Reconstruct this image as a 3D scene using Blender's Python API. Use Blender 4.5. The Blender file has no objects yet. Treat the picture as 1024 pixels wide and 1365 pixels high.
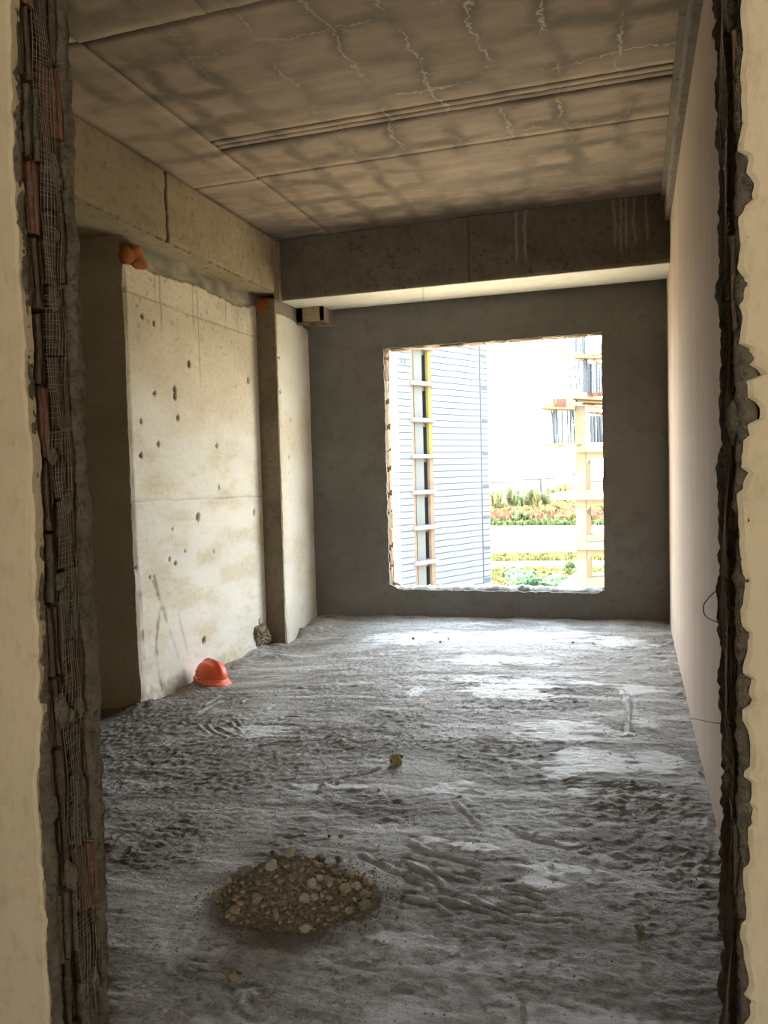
import bpy, math, random
import numpy as np
from mathutils import Vector
random.seed(7)
rng = np.random.default_rng(7)
SC = bpy.context.scene
COL = SC.collection

def s2l(c):
    c = c / 255.0
    return c / 12.92 if c <= 0.04045 else ((c + 0.055) / 1.055) ** 2.4
def rgb(r, g, b, k=1.0): return (s2l(r) * k, s2l(g) * k, s2l(b) * k, 1.0)

# ------------------------------------------------------------------ camera
YAW, PITCH, ROLL, FOC, EYE = -0.3075980, -0.0515699, -0.0258715, 1050.0, 1.35
_fw = Vector((math.sin(YAW) * math.cos(PITCH), math.cos(YAW) * math.cos(PITCH), math.sin(PITCH)))
_rt = Vector((math.cos(YAW), -math.sin(YAW), 0.0))
_up = _rt.cross(_fw)
RT = _rt * math.cos(ROLL) + _up * math.sin(ROLL)
UP = RT.cross(_fw)
cam_d = bpy.data.cameras.new('camera')
cam = bpy.data.objects.new('camera', cam_d)
COL.objects.link(cam)
cam_d.sensor_fit = 'HORIZONTAL'
cam_d.sensor_width = 36.0
cam_d.lens = FOC / 1024.0 * 36.0
cam_d.clip_end = 4000
cam_d.clip_start = 0.02
from mathutils import Matrix
cam.matrix_world = Matrix(((RT.x, UP.x, -_fw.x, 0), (RT.y, UP.y, -_fw.y, 0), (RT.z, UP.z, -_fw.z, EYE), (0, 0, 0, 1)))
SC.camera = cam

# ------------------------------------------------------------------ sky, sun, exposure
SKY = 12.0
wd = bpy.data.worlds.new('sky')
SC.world = wd
wd.use_nodes = True
nt = wd.node_tree
bg = nt.nodes['Background']
tc = nt.nodes.new('ShaderNodeTexCoord')
sx = nt.nodes.new('ShaderNodeSeparateXYZ')
nt.links.new(tc.outputs['Generated'], sx.inputs[0])
cr = nt.nodes.new('ShaderNodeValToRGB')
cr.color_ramp.elements[0].position = 0.0
cr.color_ramp.elements[0].color = (1.0, 0.97, 0.90, 1)
cr.color_ramp.elements[1].position = 1.0
cr.color_ramp.elements[1].color = (0.58, 0.77, 1.0, 1)
e = cr.color_ramp.elements.new(0.30); e.color = (0.86, 0.94, 1.0, 1)
nt.links.new(sx.outputs['Z'], cr.inputs[0])
nt.links.new(cr.outputs[0], bg.inputs['Color'])
bg.inputs['Strength'].default_value = SKY
sun_d = bpy.data.lights.new('sun', 'SUN')
sun_d.energy = 24.0
sun_d.angle = math.radians(0.6)
sun_d.color = (1.0, 0.90, 0.72)
sun = bpy.data.objects.new('sun', sun_d)
COL.objects.link(sun)
sun.rotation_euler = Vector((-0.75, -0.34, 0.62)).to_track_quat('Z', 'Y').to_euler()
SC.view_settings.view_transform = 'Standard'
SC.view_settings.look = 'None'
SC.view_settings.gamma = 1.0
SC.view_settings.use_curve_mapping = False
SC.view_settings.exposure = 0.42
SC.cycles.max_bounces = 10
SC.cycles.diffuse_bounces = 8
SC.cycles.use_denoising = True

# ------------------------------------------------------------------ projection helpers (photograph pixel -> point of the place)
def ray(px, py):
    d = RT * (px - 512.0) - UP * (py - 682.5) + _fw * FOC
    return d
CAM = Vector((0, 0, EYE))
def onX(px, py, x): d = ray(px, py); return CAM + d * (x / d.x)
def onY(px, py, y): d = ray(px, py); return CAM + d * (y / d.y)
def onZ(px, py, z): d = ray(px, py); return CAM + d * ((z - EYE) / d.z)

# ------------------------------------------------------------------ noise on arrays
def _h(ix, iy, s):
    n = (ix.astype(np.int64) * 374761393 + iy.astype(np.int64) * 668265263 + s * 974634777) & 0x7fffffff
    n = (n ^ (n >> 13)) * 1274126177 & 0x7fffffff
    n = (n ^ (n >> 16)) & 0xffffff
    return n / float(0xffffff)
def vn(x, y, s=0):
    x = np.asarray(x, float); y = np.asarray(y, float)
    ix = np.floor(x); iy = np.floor(y); fx = x - ix; fy = y - iy
    fx = fx * fx * (3 - 2 * fx); fy = fy * fy * (3 - 2 * fy)
    a = _h(ix, iy, s); b = _h(ix + 1, iy, s); c = _h(ix, iy + 1, s); d = _h(ix + 1, iy + 1, s)
    return (a + (b - a) * fx) * (1 - fy) + (c + (d - c) * fx) * fy
def fbm(x, y, s=0, o=4):
    t = 0; a = 0.5; n = 0
    for k in range(o):
        t = t + a * vn(np.asarray(x) * 2 ** k, np.asarray(y) * 2 ** k, s + 31 * k); n += a; a *= 0.55
    return t / n
def sstep(a, b, x):
    t = np.clip((x - a) / (b - a), 0, 1); return t * t * (3 - 2 * t)

# ------------------------------------------------------------------ materials
def newmat(name):
    m = bpy.data.materials.new(name); m.use_nodes = True
    t = m.node_tree; b = t.nodes['Principled BSDF']
    return m, t, b
def N(t, kind, **kw):
    n = t.nodes.new(kind)
    for k, v in kw.items(): setattr(n, k, v)
    return n
def math_n(t, op, a, b=None, c=None):
    n = t.nodes.new('ShaderNodeMath'); n.operation = op
    for i, v in enumerate((a, b, c)):
        if v is None: continue
        if isinstance(v, (int, float)): n.inputs[i].default_value = v
        else: t.links.new(v, n.inputs[i])
    return n.outputs[0]
def mixc(t, f, a, b, mode='MIX'):
    n = t.nodes.new('ShaderNodeMix'); n.data_type = 'RGBA'; n.blend_type = mode
    for i, v in ((0, f), (6, a), (7, b)):
        if isinstance(v, (int, float, tuple)): n.inputs[i].default_value = v
        else: t.links.new(v, n.inputs[i])
    return n.outputs[2]
def noise_n(t, vec, scale, detail=4, rough=0.55, dist=0.0):
    n = t.nodes.new('ShaderNodeTexNoise'); n.inputs['Scale'].default_value = scale
    n.inputs['Detail'].default_value = detail; n.inputs['Roughness'].default_value = rough
    n.inputs['Distortion'].default_value = dist
    t.links.new(vec, n.inputs['Vector']); return n.outputs[0]
def ramp(t, v, a, b):
    n = t.nodes.new('ShaderNodeMapRange'); n.inputs[1].default_value = a; n.inputs[2].default_value = b
    t.links.new(v, n.inputs[0]); return n.outputs[0]
def coords(t, stretch=(1, 1, 1)):
    c = t.nodes.new('ShaderNodeTexCoord'); m = t.nodes.new('ShaderNodeMapping')
    m.inputs['Scale'].default_value = stretch
    t.links.new(c.outputs['Object'], m.inputs[0]); return m.outputs[0]
def rough_mat(name, c1, c2, c3=None, big=1.5, fine=14, stretch=(1, 1, 1), bump=0.3, bdist=0.01, rough=0.9, dirt=None, pale=None, spec=0.3, pits=0.0):
    """Mineral surface: two tones blotched large, third tone speckled fine, 'dirt' and 'pale' attributes for stains and painted light and shade."""
    m, t, b = newmat(name)
    v0 = coords(t); v = coords(t, stretch)
    c = mixc(t, ramp(t, noise_n(t, v, big, 6, 0.6), 0.33, 0.67), c1, c2)
    if c3: c = mixc(t, ramp(t, noise_n(t, v, fine, 5, 0.7), 0.5, 0.75), c, c3)
    for nm, colr in (('dirt', dirt), ('pale', pale)):
        if colr:
            at = N(t, 'ShaderNodeAttribute', attribute_name=nm)
            c = mixc(t, at.outputs['Fac'], c, colr)
    hgt = math_n(t, 'ADD', noise_n(t, v, fine * 4, 6, 0.7), math_n(t, 'MULTIPLY', noise_n(t, v0, fine, 4, 0.6), 1.5))
    if pits:
        vo = t.nodes.new('ShaderNodeTexVoronoi'); vo.inputs['Scale'].default_value = 18; vo.inputs['Randomness'].default_value = 1
        t.links.new(v0, vo.inputs['Vector'])
        sel = math_n(t, 'GREATER_THAN', noise_n(t, v0, 9, 2), 0.60)
        pm = math_n(t, 'MULTIPLY', math_n(t, 'LESS_THAN', vo.outputs['Distance'], 0.16), sel)
        c = mixc(t, math_n(t, 'MULTIPLY', pm, pits), c, (0.02, 0.017, 0.012, 1))
        hgt = math_n(t, 'SUBTRACT', hgt, math_n(t, 'MULTIPLY', pm, 1.5))
    t.links.new(c, b.inputs['Base Color'])
    bp = t.nodes.new('ShaderNodeBump'); bp.inputs['Strength'].default_value = bump; bp.inputs['Distance'].default_value = bdist
    t.links.new(hgt, bp.inputs['Height']); t.links.new(bp.outputs[0], b.inputs['Normal'])
    b.inputs['Roughness'].default_value = rough
    b.inputs['Specular IOR Level'].default_value = spec
    return m
def plain(name, c, rough=0.6, var=0.12, metal=0.0, scale=8, spec=0.4, bump=0.0):
    m, t, b = newmat(name)
    v = coords(t)
    lo = tuple(x * (1 - var) for x in c[:3]) + (1,); hi = tuple(min(1, x * (1 + var)) for x in c[:3]) + (1,)
    t.links.new(mixc(t, ramp(t, noise_n(t, v, scale), 0.35, 0.65), lo, hi), b.inputs['Base Color'])
    b.inputs['Roughness'].default_value = rough; b.inputs['Metallic'].default_value = metal
    b.inputs['Specular IOR Level'].default_value = spec
    if bump:
        bp = t.nodes.new('ShaderNodeBump'); bp.inputs['Strength'].default_value = bump; bp.inputs['Distance'].default_value = 0.01
        t.links.new(noise_n(t, v, scale * 4, 5, 0.7), bp.inputs['Height']); t.links.new(bp.outputs[0], b.inputs['Normal'])
    return m

# ------------------------------------------------------------------ object helpers
def link(name, me, mat=None, parent=None, smooth=False, loc=None):
    o = bpy.data.objects.new(name, me); COL.objects.link(o)
    if mat is not None and not len(me.materials):
        for mm in (mat if isinstance(mat, (list, tuple)) else [mat]): me.materials.append(mm)
    if parent is not None: o.parent = parent
    if loc is not None: o.location = loc
    if smooth:
        me.polygons.foreach_set('use_smooth', [True] * len(me.polygons))
    return o
def pyobj(name, verts, faces, mat=None, parent=None, smooth=False, loc=None, fmat=None):
    me = bpy.data.meshes.new(name); me.from_pydata([tuple(v) for v in verts], [], faces); me.update()
    if fmat is not None: me.polygons.foreach_set('material_index', fmat)
    return link(name, me, mat, parent, smooth, loc)
def tag(o, label=None, cat=None, group=None, kind=None):
    if label: o['label'] = label
    if cat: o['category'] = cat
    if group: o['group'] = group
    if kind: o['kind'] = kind
    return o
def empty(name, loc=(0, 0, 0), rz=0.0):
    o = bpy.data.objects.new(name, None); COL.objects.link(o); o.location = loc; o.rotation_euler = (0, 0, rz); o.empty_display_size = 0.1
    return o
class MB:
    """Collects shapes into one mesh."""
    def __init__(s): s.v = []; s.f = []; s.m = []
    def add(s, vs, fs, mi=0):
        k = len(s.v); s.v += [tuple(v) for v in vs]; s.f += [tuple(i + k for i in f) for f in fs]; s.m += [mi] * len(fs); return s
    def box(s, x0, x1, y0, y1, z0, z1, mi=0):
        return s.add([(x0, y0, z0), (x1, y0, z0), (x1, y1, z0), (x0, y1, z0), (x0, y0, z1), (x1, y0, z1), (x1, y1, z1), (x0, y1, z1)],
                     [(0, 3, 2, 1), (4, 5, 6, 7), (0, 1, 5, 4), (1, 2, 6, 5), (2, 3, 7, 6), (3, 0, 4, 7)], mi)
    def obox(s, c, u, v, w, mi=0):
        c, u, v, w = map(Vector, (c, u, v, w))
        P = [c + u * a + v * b + w * d for d in (-.5, .5) for (a, b) in ((-.5, -.5), (.5, -.5), (.5, .5), (-.5, .5))]
        fs = [(0, 3, 2, 1), (4, 5, 6, 7), (0, 1, 5, 4), (1, 2, 6, 5), (2, 3, 7, 6), (3, 0, 4, 7)]
        if u.cross(v).dot(w) < 0: fs = [f[::-1] for f in fs]
        return s.add(P, fs, mi)
    def bar(s, a, b, r, n=5, mi=0, r2=None):
        a, b = Vector(a), Vector(b); d = (b - a).normalized(); q = d.orthogonal().normalized(); w = d.cross(q)
        r2 = r if r2 is None else r2
        vs = [a + (q * math.cos(2 * math.pi * i / n) + w * math.sin(2 * math.pi * i / n)) * r for i in range(n)]
        vs += [b + (q * math.cos(2 * math.pi * i / n) + w * math.sin(2 * math.pi * i / n)) * r2 for i in range(n)]
        fs = [(i, (i + 1) % n, n + (i + 1) % n, n + i) for i in range(n)] + [tuple(range(n))[::-1], tuple(range(n, 2 * n))]
        return s.add(vs, fs, mi)
    def build(s, name, mat, parent=None, smooth=False, loc=None):
        return pyobj(name, s.v, s.f, mat, parent, smooth, loc, s.m)
def grid_faces(nu, nv):
    i = np.arange(nu - 1)[:, None]; j = np.arange(nv - 1)[None, :]
    a = (i * nv + j).ravel(); return np.stack([a, a + nv, a + nv + 1, a + 1], 1)
def fast_mesh(name, V, F, attrs=None):
    me = bpy.data.meshes.new(name)
    V = np.ascontiguousarray(V, np.float32); F = np.ascontiguousarray(F, np.int32)
    me.vertices.add(len(V)); me.vertices.foreach_set('co', V.ravel())
    me.loops.add(F.size); me.loops.foreach_set('vertex_index', F.ravel())
    me.polygons.add(len(F)); me.polygons.foreach_set('loop_start', np.arange(0, F.size, F.shape[1], dtype=np.int32))
    me.polygons.foreach_set('loop_total', np.full(len(F), F.shape[1], np.int32))
    me.update(calc_edges=True)
    for k, a in (attrs or {}).items():
        at = me.attributes.new(k, 'FLOAT', 'POINT'); at.data.foreach_set('value', np.ascontiguousarray(a, np.float32).ravel())
    return me
def relief(name, O, U, V, res, hfun, mat, th, parent=None):
    """A block whose face O + s*U + t*V carries a height field; th is its thickness behind the face."""
    O, U, V = (np.array(x, float) for x in (O, U, V))
    lu, lv = np.linalg.norm(U), np.linalg.norm(V); u, v = U / lu, V / lv; n = np.cross(u, v)
    nu, nv = max(2, int(lu / res) + 1), max(2, int(lv / res) + 1)
    S, T = np.meshgrid(np.linspace(0, lu, nu), np.linspace(0, lv, nv), indexing='ij')
    H, D, Pl = hfun(S, T)
    Pt = O + S[..., None] * u + T[..., None] * v + H[..., None] * n
    Vt = Pt.reshape(-1, 3); F = grid_faces(nu, nv)
    idx = np.arange(nu * nv).reshape(nu, nv)
    ring = np.concatenate([idx[:, 0], idx[-1, 1:], idx[-2::-1, -1], idx[0, -2:0:-1]])
    back = Vt[ring] - (H.reshape(-1)[ring] + th)[:, None] * n
    k0 = len(Vt); m = len(ring); k = k0 + m; r2 = np.roll(np.arange(m), -1)
    Fs = np.stack([np.arange(m) + k0, np.arange(m) + k, r2 + k, r2 + k0], 1)
    c4 = [k, k + nu - 1, k + nu - 1 + nv - 1, k + 2 * (nu - 1) + nv - 1]
    Fb = np.array([[c4[0], c4[3], c4[2], c4[1]]])
    Vt = np.concatenate([Vt, Vt[ring], back]); F = np.concatenate([F, Fs, Fb])
    pad = lambda a: np.concatenate([a.reshape(-1), np.zeros(2 * m)])
    me = fast_mesh(name, Vt, F, {'dirt': pad(D), 'pale': pad(Pl)})
    return link(name, me, mat, parent)
def hz(S): return np.zeros_like(S)
def seg_dist(X, Y, pts):
    d = np.full(X.shape, 1e9); tt = np.zeros(X.shape); n = len(pts) - 1
    for i in range(n):
        ax, ay = pts[i][:2]; bx, by = pts[i + 1][:2]
        L = (bx - ax) ** 2 + (by - ay) ** 2 + 1e-12
        t = np.clip(((X - ax) * (bx - ax) + (Y - ay) * (by - ay)) / L, 0, 1)
        q = np.hypot(X - ax - t * (bx - ax), Y - ay - t * (by - ay))
        k = q < d; d = np.where(k, q, d); tt = np.where(k, (i + t) / n, tt)
    return d, tt

# ================================================================== THE SETTING
XR, YF, HC = 0.28, 7.05, 3.40          # right wall, far wall, ceiling
XW, XB = -3.15, -2.98                  # left shear wall, face of the left beam
YB = 6.45                              # front of the cross beam
SILL, HEAD, WL, WR = 0.24, 2.485, -2.205, -0.25

BLACK = (0.012, 0.010, 0.008, 1)
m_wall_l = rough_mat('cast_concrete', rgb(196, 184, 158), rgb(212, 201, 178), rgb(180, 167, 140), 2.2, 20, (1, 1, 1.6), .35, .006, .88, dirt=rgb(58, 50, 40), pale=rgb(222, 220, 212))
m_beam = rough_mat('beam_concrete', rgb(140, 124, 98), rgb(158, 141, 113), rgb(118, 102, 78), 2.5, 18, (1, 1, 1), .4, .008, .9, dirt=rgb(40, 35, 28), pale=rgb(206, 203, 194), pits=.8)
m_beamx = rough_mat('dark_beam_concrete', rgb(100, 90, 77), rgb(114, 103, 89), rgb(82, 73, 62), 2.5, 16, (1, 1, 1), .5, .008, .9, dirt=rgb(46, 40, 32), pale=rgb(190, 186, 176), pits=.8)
m_pil_shade = rough_mat('shaded_pillar_concrete', rgb(112, 100, 82), rgb(128, 115, 96), rgb(94, 83, 67), 2.5, 18, (1, 1, 1), .5, .008, .9, dirt=rgb(52, 44, 34), pits=.8)  # shade of the pillar front put into the colour; the batten borrows it
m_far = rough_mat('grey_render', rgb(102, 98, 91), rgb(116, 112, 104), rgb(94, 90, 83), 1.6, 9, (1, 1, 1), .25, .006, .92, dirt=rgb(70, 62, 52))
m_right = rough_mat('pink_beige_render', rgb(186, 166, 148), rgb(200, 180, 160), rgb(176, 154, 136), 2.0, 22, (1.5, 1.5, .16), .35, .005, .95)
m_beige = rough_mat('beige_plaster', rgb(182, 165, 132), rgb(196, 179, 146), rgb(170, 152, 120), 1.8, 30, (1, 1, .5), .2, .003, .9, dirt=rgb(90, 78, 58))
m_mortar = rough_mat('rough_mortar', rgb(104, 94, 74), rgb(134, 122, 100), rgb(66, 57, 43), 14, 60, (1, 1, 1), .9, .012, .95)
m_clay = rough_mat('red_clay', rgb(112, 74, 56), rgb(84, 62, 48), rgb(120, 104, 84), 9, 50, (1, 1, 1), .5, .006, .92)
m_clay2 = rough_mat('dusty_clay', rgb(150, 112, 84), rgb(130, 104, 82), rgb(160, 144, 120), 9, 50, (1, 1, 1), .5, .006, .92)
m_core = plain('cavity_masonry', rgb(62, 52, 42), .95, .2)
m_mesh = plain('glass_fibre_mesh', rgb(120, 112, 94), .6, .1)
m_foam = rough_mat('orange_foam', rgb(206, 122, 52), rgb(186, 96, 36), rgb(222, 150, 84), 18, 60, (1, 1, 1), .9, .012, .8)
m_wood = plain('formwork_timber', rgb(176, 152, 112), .8, .2, bump=.3)

# ---- floor
def zbase(x, y):
    x = np.asarray(x, float); y = np.asarray(y, float)
    u = np.clip((0.28 - x) / 3.43, 0, 1.05)
    return -0.2 * u * u * (1 - 0.72 * sstep(6.45, 7.0, y)) * sstep(1.0, 3.5, y)
def onF(px, py):
    """Where the photograph's pixel meets the floor."""
    z = 0.0
    for _ in range(30):
        p = onZ(px, py, z); z = 0.5 * z + 0.5 * float(zbase(p.x, p.y))
    return onZ(px, py, z)
def ax(*parts): return np.unique(np.concatenate(parts))
fx = ax(np.arange(-4.3, -3.2, .05), np.arange(-3.2, .33, .0095), np.arange(.34, 2.61, .06))
ys = [-3.2]
while ys[-1] < 7.1:
    y = ys[-1]; ys.append(y + (.06 if y < 1.5 else .0055 + .0016 * (y - 1.5)))
fy = np.array(ys)
FX, FY = np.meshgrid(fx, fy, indexing='ij')
def zoompts(l, x0, y0, sc): return [[tuple(onF(x0 + a * sc, y0 + b * sc).xy) for a, b in c] for c in l]
strokes = zoompts([[(0, 150), (60, 175), (100, 205), (125, 238)], [(0, 195), (50, 215), (85, 240)], [(0, 262), (60, 275), (100, 290), (122, 310)],
                   [(105, 262), (180, 285), (260, 310), (330, 335)], [(190, 255), (250, 285), (340, 320), (430, 327)], [(245, 262), (300, 290), (390, 300)],
                   [(300, 225), (360, 240), (440, 275)], [(330, 265), (400, 285), (445, 290)], [(200, 180), (235, 198)], [(0, 85), (60, 120), (160, 150), (260, 165)],
                   [(100, 175), (130, 195), (200, 215)], [(420, 330), (520, 335)], [(320, 45), (400, 85), (500, 100)]], 540, 1080, .43)
strokes += zoompts([[(80, 345), (120, 375)], [(110, 335), (150, 375), (195, 388)], [(150, 345), (200, 370), (248, 387)], [(205, 325), (240, 352), (262, 372)],
                    [(60, 305), (130, 262), (190, 240)], [(100, 262), (180, 215)], [(262, 250), (285, 232)], [(365, 280), (397, 255)], [(20, 455), (70, 462)],
                    [(0, 330), (40, 345)], [(240, 320), (262, 345)], [(480, 180), (560, 185), (640, 190)], [(330, 430), (400, 420), (470, 425)],
                    [(590, 620), (640, 600), (700, 575)], [(600, 600), (650, 580)], [(700, 560), (800, 540), (880, 510)], [(620, 395), (700, 385)], [(380, 330), (450, 300), (520, 300)]], 240, 860, .3125)
strokes += zoompts([[(690, 290), (696, 350), (692, 420)], [(676, 280), (684, 320)], [(500, 570), (620, 575), (740, 580)], [(160, 625), (235, 700)], [(500, 560), (700, 572)]], 540, 800, .43)
strokes += zoompts([[(435, 580), (450, 610), (445, 645)], [(700, 485), (760, 512)], [(470, 580), (485, 610)], [(250, 500), (340, 510)],
                    [(800, 365), (830, 390)], [(860, 355), (890, 380)], [(400, 440), (340, 470), (300, 470)], [(900, 170), (980, 205), (1024, 225)], [(960, 155), (1024, 190)], [(830, 130), (870, 160), (930, 175)]], 140, 1080, .41)
FHt = 0.016 * (fbm(FX * .9 + 3, FY * 1.7, 1, 3) - .5)
st = fbm(FX * 1.3 + .6 * vn(FX * 2, FY * 2, 9), FY * 9 + 1.3 * vn(FX * 1.2, FY * 1.2, 5), 2, 4)
FHt += 0.013 * (np.abs(st - .5) ** .8 - .2) + .010 * (fbm(FX * 7, FY * 12, 41, 4) - .5)
warp = FX * 2.2 + FY * .9
st2 = fbm(warp * 1.6, (FY - .35 * FX) * 26, 12, 3)
FHt += 0.008 * (st2 - .5) * sstep(.4, .62, fbm(FX * 1.4, FY * 1.4, 17, 2))
FHt += 0.016 * (fbm(FX * 22, FY * 30, 3, 4) - .5) * sstep(.42, .6, fbm(FX * 2.1, FY * 3.1, 8, 3))
FHt += (0.004 + .005 * sstep(.45, .6, fbm(FX * 1.7, FY * 2.0, 19, 3))) * (fbm(FX * 50, FY * 50, 4, 3) - .5)
FP = np.zeros_like(FX)
for c in strokes:
    a = np.array(c); lo = a.min(0) - .12; hi = a.max(0) + .12
    i0, i1 = np.searchsorted(fx, (lo[0], hi[0])); j0, j1 = np.searchsorted(fy, (lo[1], hi[1]))
    if i1 <= i0 or j1 <= j0: continue
    d, t = seg_dist(FX[i0:i1, j0:j1], FY[i0:i1, j0:j1], c)
    w = .0055 + .006 * vn(t * 6, t * 0, 3)
    pr = np.exp(-(d / w) ** 2) * sstep(0, .12, t) * sstep(1, .85, t)
    FHt[i0:i1, j0:j1] += .008 * pr - .004 * np.exp(-((d - 2.4 * w) / w) ** 2)
    FP[i0:i1, j0:j1] = np.maximum(FP[i0:i1, j0:j1], .7 * pr)
# boot print near the bottom of the frame
bp_ = [tuple(onF(*q).xy) for q in ((492, 1270), (470, 1290), (440, 1325), (425, 1362))]
d, t = seg_dist(FX, FY, bp_)
tread = np.sin(t * 70 + 9 * np.abs(d) / .05)
FHt += np.where(d < .055, .0013 * tread, 0) * sstep(.06, .045, d)
# pale cement film where the screed was smoothed
blobs = [(682, 918, 75, 20), (760, 973, 80, 19), (783, 1017, 68, 24), (770, 1057, 30, 10), (880, 1015, 40, 17), (551, 924, 14, 9), (750, 1160, 58, 14), (725, 1175, 40, 14),
         (783, 911, 38, 4), (640, 905, 40, 8), (860, 965, 35, 8), (650, 880, 60, 6), (700, 880, 60, 6), (560, 850, 90, 8), (680, 850, 120, 9), (820, 855, 60, 8), (600, 1050, 40, 10), (560, 1120, 30, 8), (850, 920, 30, 10), (430, 1050, 60, 8), (330, 975, 60, 9), (640, 1130, 50, 7)]
Pf = np.zeros_like(FX)
for px, py, rx, ry in blobs:
    c = onF(px, py); a = onF(px + rx, py); b = onF(px, py + ry)
    k = np.hypot((FX - c.x) / max(.03, (a - c).length), (FY - c.y) / max(.03, (b - c).length))
    Pf = np.maximum(Pf, 1 - .62 * k)
ns = fbm(FX * 4 + vn(FX * 6, FY * 6, 2), FY * 16, 21, 4)
ns2 = fbm(FX * 13, FY * 40, 23, 4)
edge = sstep(.47, .55, .40 * np.clip(Pf, 0, 1) + .36 * ns + .24 * ns2)
loose = .55 * sstep(.55, .68, fbm(FX * 2.2, FY * 13, 33, 4)) * sstep(.35, .6, fbm(FX * 1.1, FY * 1.3, 44, 2))
FP = np.clip(np.maximum(FP, np.maximum(edge, loose)), 0, 1)
FHt += .004 * edge - .006 * edge * (fbm(FX * 22, FY * 26, 3, 3) - .5)
grv = sstep(.44, .6, fbm(FX * 1.6 + 5, FY * 2.4, 91, 4) + .16 * sstep(-.9, .1, FX) * sstep(3.4, 2.2, FY) + .05 * sstep(-1.6, -2.6, FX)) * (1 - edge)
FHt += .0065 * grv * np.clip(vn(FX * 62, FY * 62, 93) - .45, 0, 1) * 2 + .006 * grv * np.clip(vn(FX * 30, FY * 34, 95) - .5, 0, 1) * 2
FD = np.clip(np.maximum(sstep(.5, .68, fbm(FX * 3, FY * 9, 55, 5)), .85 * grv * (.5 + .5 * vn(FX * 40, FY * 60, 97))) * (1 - edge), 0, 1)
# mortar droppings heaped along the left wall and pillar
heap = sstep(-2.75, -3.1, FX) * sstep(4.6, 5.2, FY) * (fbm(FX * 9, FY * 7, 61, 3))
FHt += .07 * heap * sstep(7.0, 6.0, FY)
for px, py, r, h_ in ((335, 868, .17, .10), (405, 848, .14, .06), (430, 838, .2, .05), (190, 945, .2, .05), (365, 880, .18, .04)):
    c = onF(px, py); q = np.hypot(FX - c.x, FY - c.y) / r
    FHt += h_ * np.exp(-q * q * 2) * (.6 + .8 * fbm(FX * 18, FY * 18, 71, 3))
FHt += .03 * sstep(6.9, 7.05, FY) * fbm(FX * 5, FY * 5, 77, 2)
FZ = zbase(FX, FY) + FHt
def floor_z(x, y):
    i = int(np.clip(np.searchsorted(fx, x), 1, len(fx) - 1)); j = int(np.clip(np.searchsorted(fy, y), 1, len(fy) - 1))
    return float(FZ[i - 1:i + 1, j - 1:j + 1].mean())
m_floor, t_, b_ = newmat('rough_screed')
v = coords(t_); vs_ = coords(t_, (1, 5, 1))
c = mixc(t_, ramp(t_, noise_n(t_, vs_, 1.6, 8, .68), .35, .66), rgb(150, 143, 133), rgb(192, 187, 179))
c = mixc(t_, ramp(t_, noise_n(t_, v, 40, 6, .75), .48, .72), c, rgb(108, 97, 83))
c = mixc(t_, ramp(t_, noise_n(t_, vs_, 7, 6, .7), .56, .72), c, rgb(196, 190, 180))
ad = N(t_, 'ShaderNodeAttribute', attribute_name='dirt'); ap = N(t_, 'ShaderNodeAttribute', attribute_name='pale')
c = mixc(t_, ramp(t_, noise_n(t_, v, 75, 6, .8), .55, .66), c, rgb(84, 74, 61))
c = mixc(t_, ramp(t_, noise_n(t_, coords(t_, (1, 3, 1)), 45, 5, .8), .60, .68), c, rgb(224, 222, 218))  # fine pale streaks paint in the floor's gloss highlights
c = mixc(t_, math_n(t_, 'MULTIPLY', ad.outputs['Fac'], .62), c, rgb(98, 84, 66))
c = mixc(t_, math_n(t_, 'MULTIPLY', ap.outputs['Fac'], .92), c, rgb(214, 212, 208))
t_.links.new(c, b_.inputs['Base Color'])
r_ = math_n(t_, 'SUBTRACT', .66, math_n(t_, 'MULTIPLY', ap.outputs['Fac'], .25))
t_.links.new(r_, b_.inputs['Roughness']); b_.inputs['Specular IOR Level'].default_value = .5
bp = t_.nodes.new('ShaderNodeBump'); bp.inputs['Strength'].default_value = .9; bp.inputs['Distance'].default_value = .010
hh = math_n(t_, 'ADD', noise_n(t_, v, 90, 6, .8), math_n(t_, 'MULTIPLY', noise_n(t_, coords(t_, (1, 1.8, 1)), 26, 5, .75), 1.5))
t_.links.new(hh, bp.inputs['Height']); t_.links.new(bp.outputs[0], b_.inputs['Normal'])
me = fast_mesh('floor', np.stack([FX, FY, FZ], -1).reshape(-1, 3), grid_faces(len(fx), len(fy)), {'dirt': FD, 'pale': FP})
tag(link('floor', me, m_floor), 'rough trowelled cement screed floor with pale patches', kind='structure')
MB().box(-4.4, 2.7, -3.3, 7.3, -.6, -.32).build('floor_slab', m_core)['kind'] = 'structure'

# ---- ceiling: cast slab whose formwork left one field of concrete per board
m_ceil, t_, b_ = newmat('cast_ceiling')
v = coords(t_); sp = N(t_, 'ShaderNodeSeparateXYZ'); 
nd = t_.nodes.new('ShaderNodeTexNoise'); nd.inputs['Scale'].default_value = 2.6; nd.inputs['Detail'].default_value = 3; t_.links.new(v, nd.inputs['Vector'])
nf = t_.nodes.new('ShaderNodeTexNoise'); nf.inputs['Scale'].default_value = 22; nf.inputs['Detail'].default_value = 5; nf.inputs['Roughness'].default_value = .7; t_.links.new(v, nf.inputs['Vector'])
def vmix(sock, amt):
    s = t_.nodes.new('ShaderNodeVectorMath'); s.operation = 'SUBTRACT'; t_.links.new(sock, s.inputs[0]); s.inputs[1].default_value = (.5, .5, .5)
    q = t_.nodes.new('ShaderNodeVectorMath'); q.operation = 'SCALE'; t_.links.new(s.outputs[0], q.inputs[0]); q.inputs['Scale'].default_value = amt
    return q.outputs[0]
def vadd(a, b):
    s = t_.nodes.new('ShaderNodeVectorMath'); s.operation = 'ADD'; t_.links.new(a, s.inputs[0]); t_.links.new(b, s.inputs[1]); return s.outputs[0]
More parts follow.
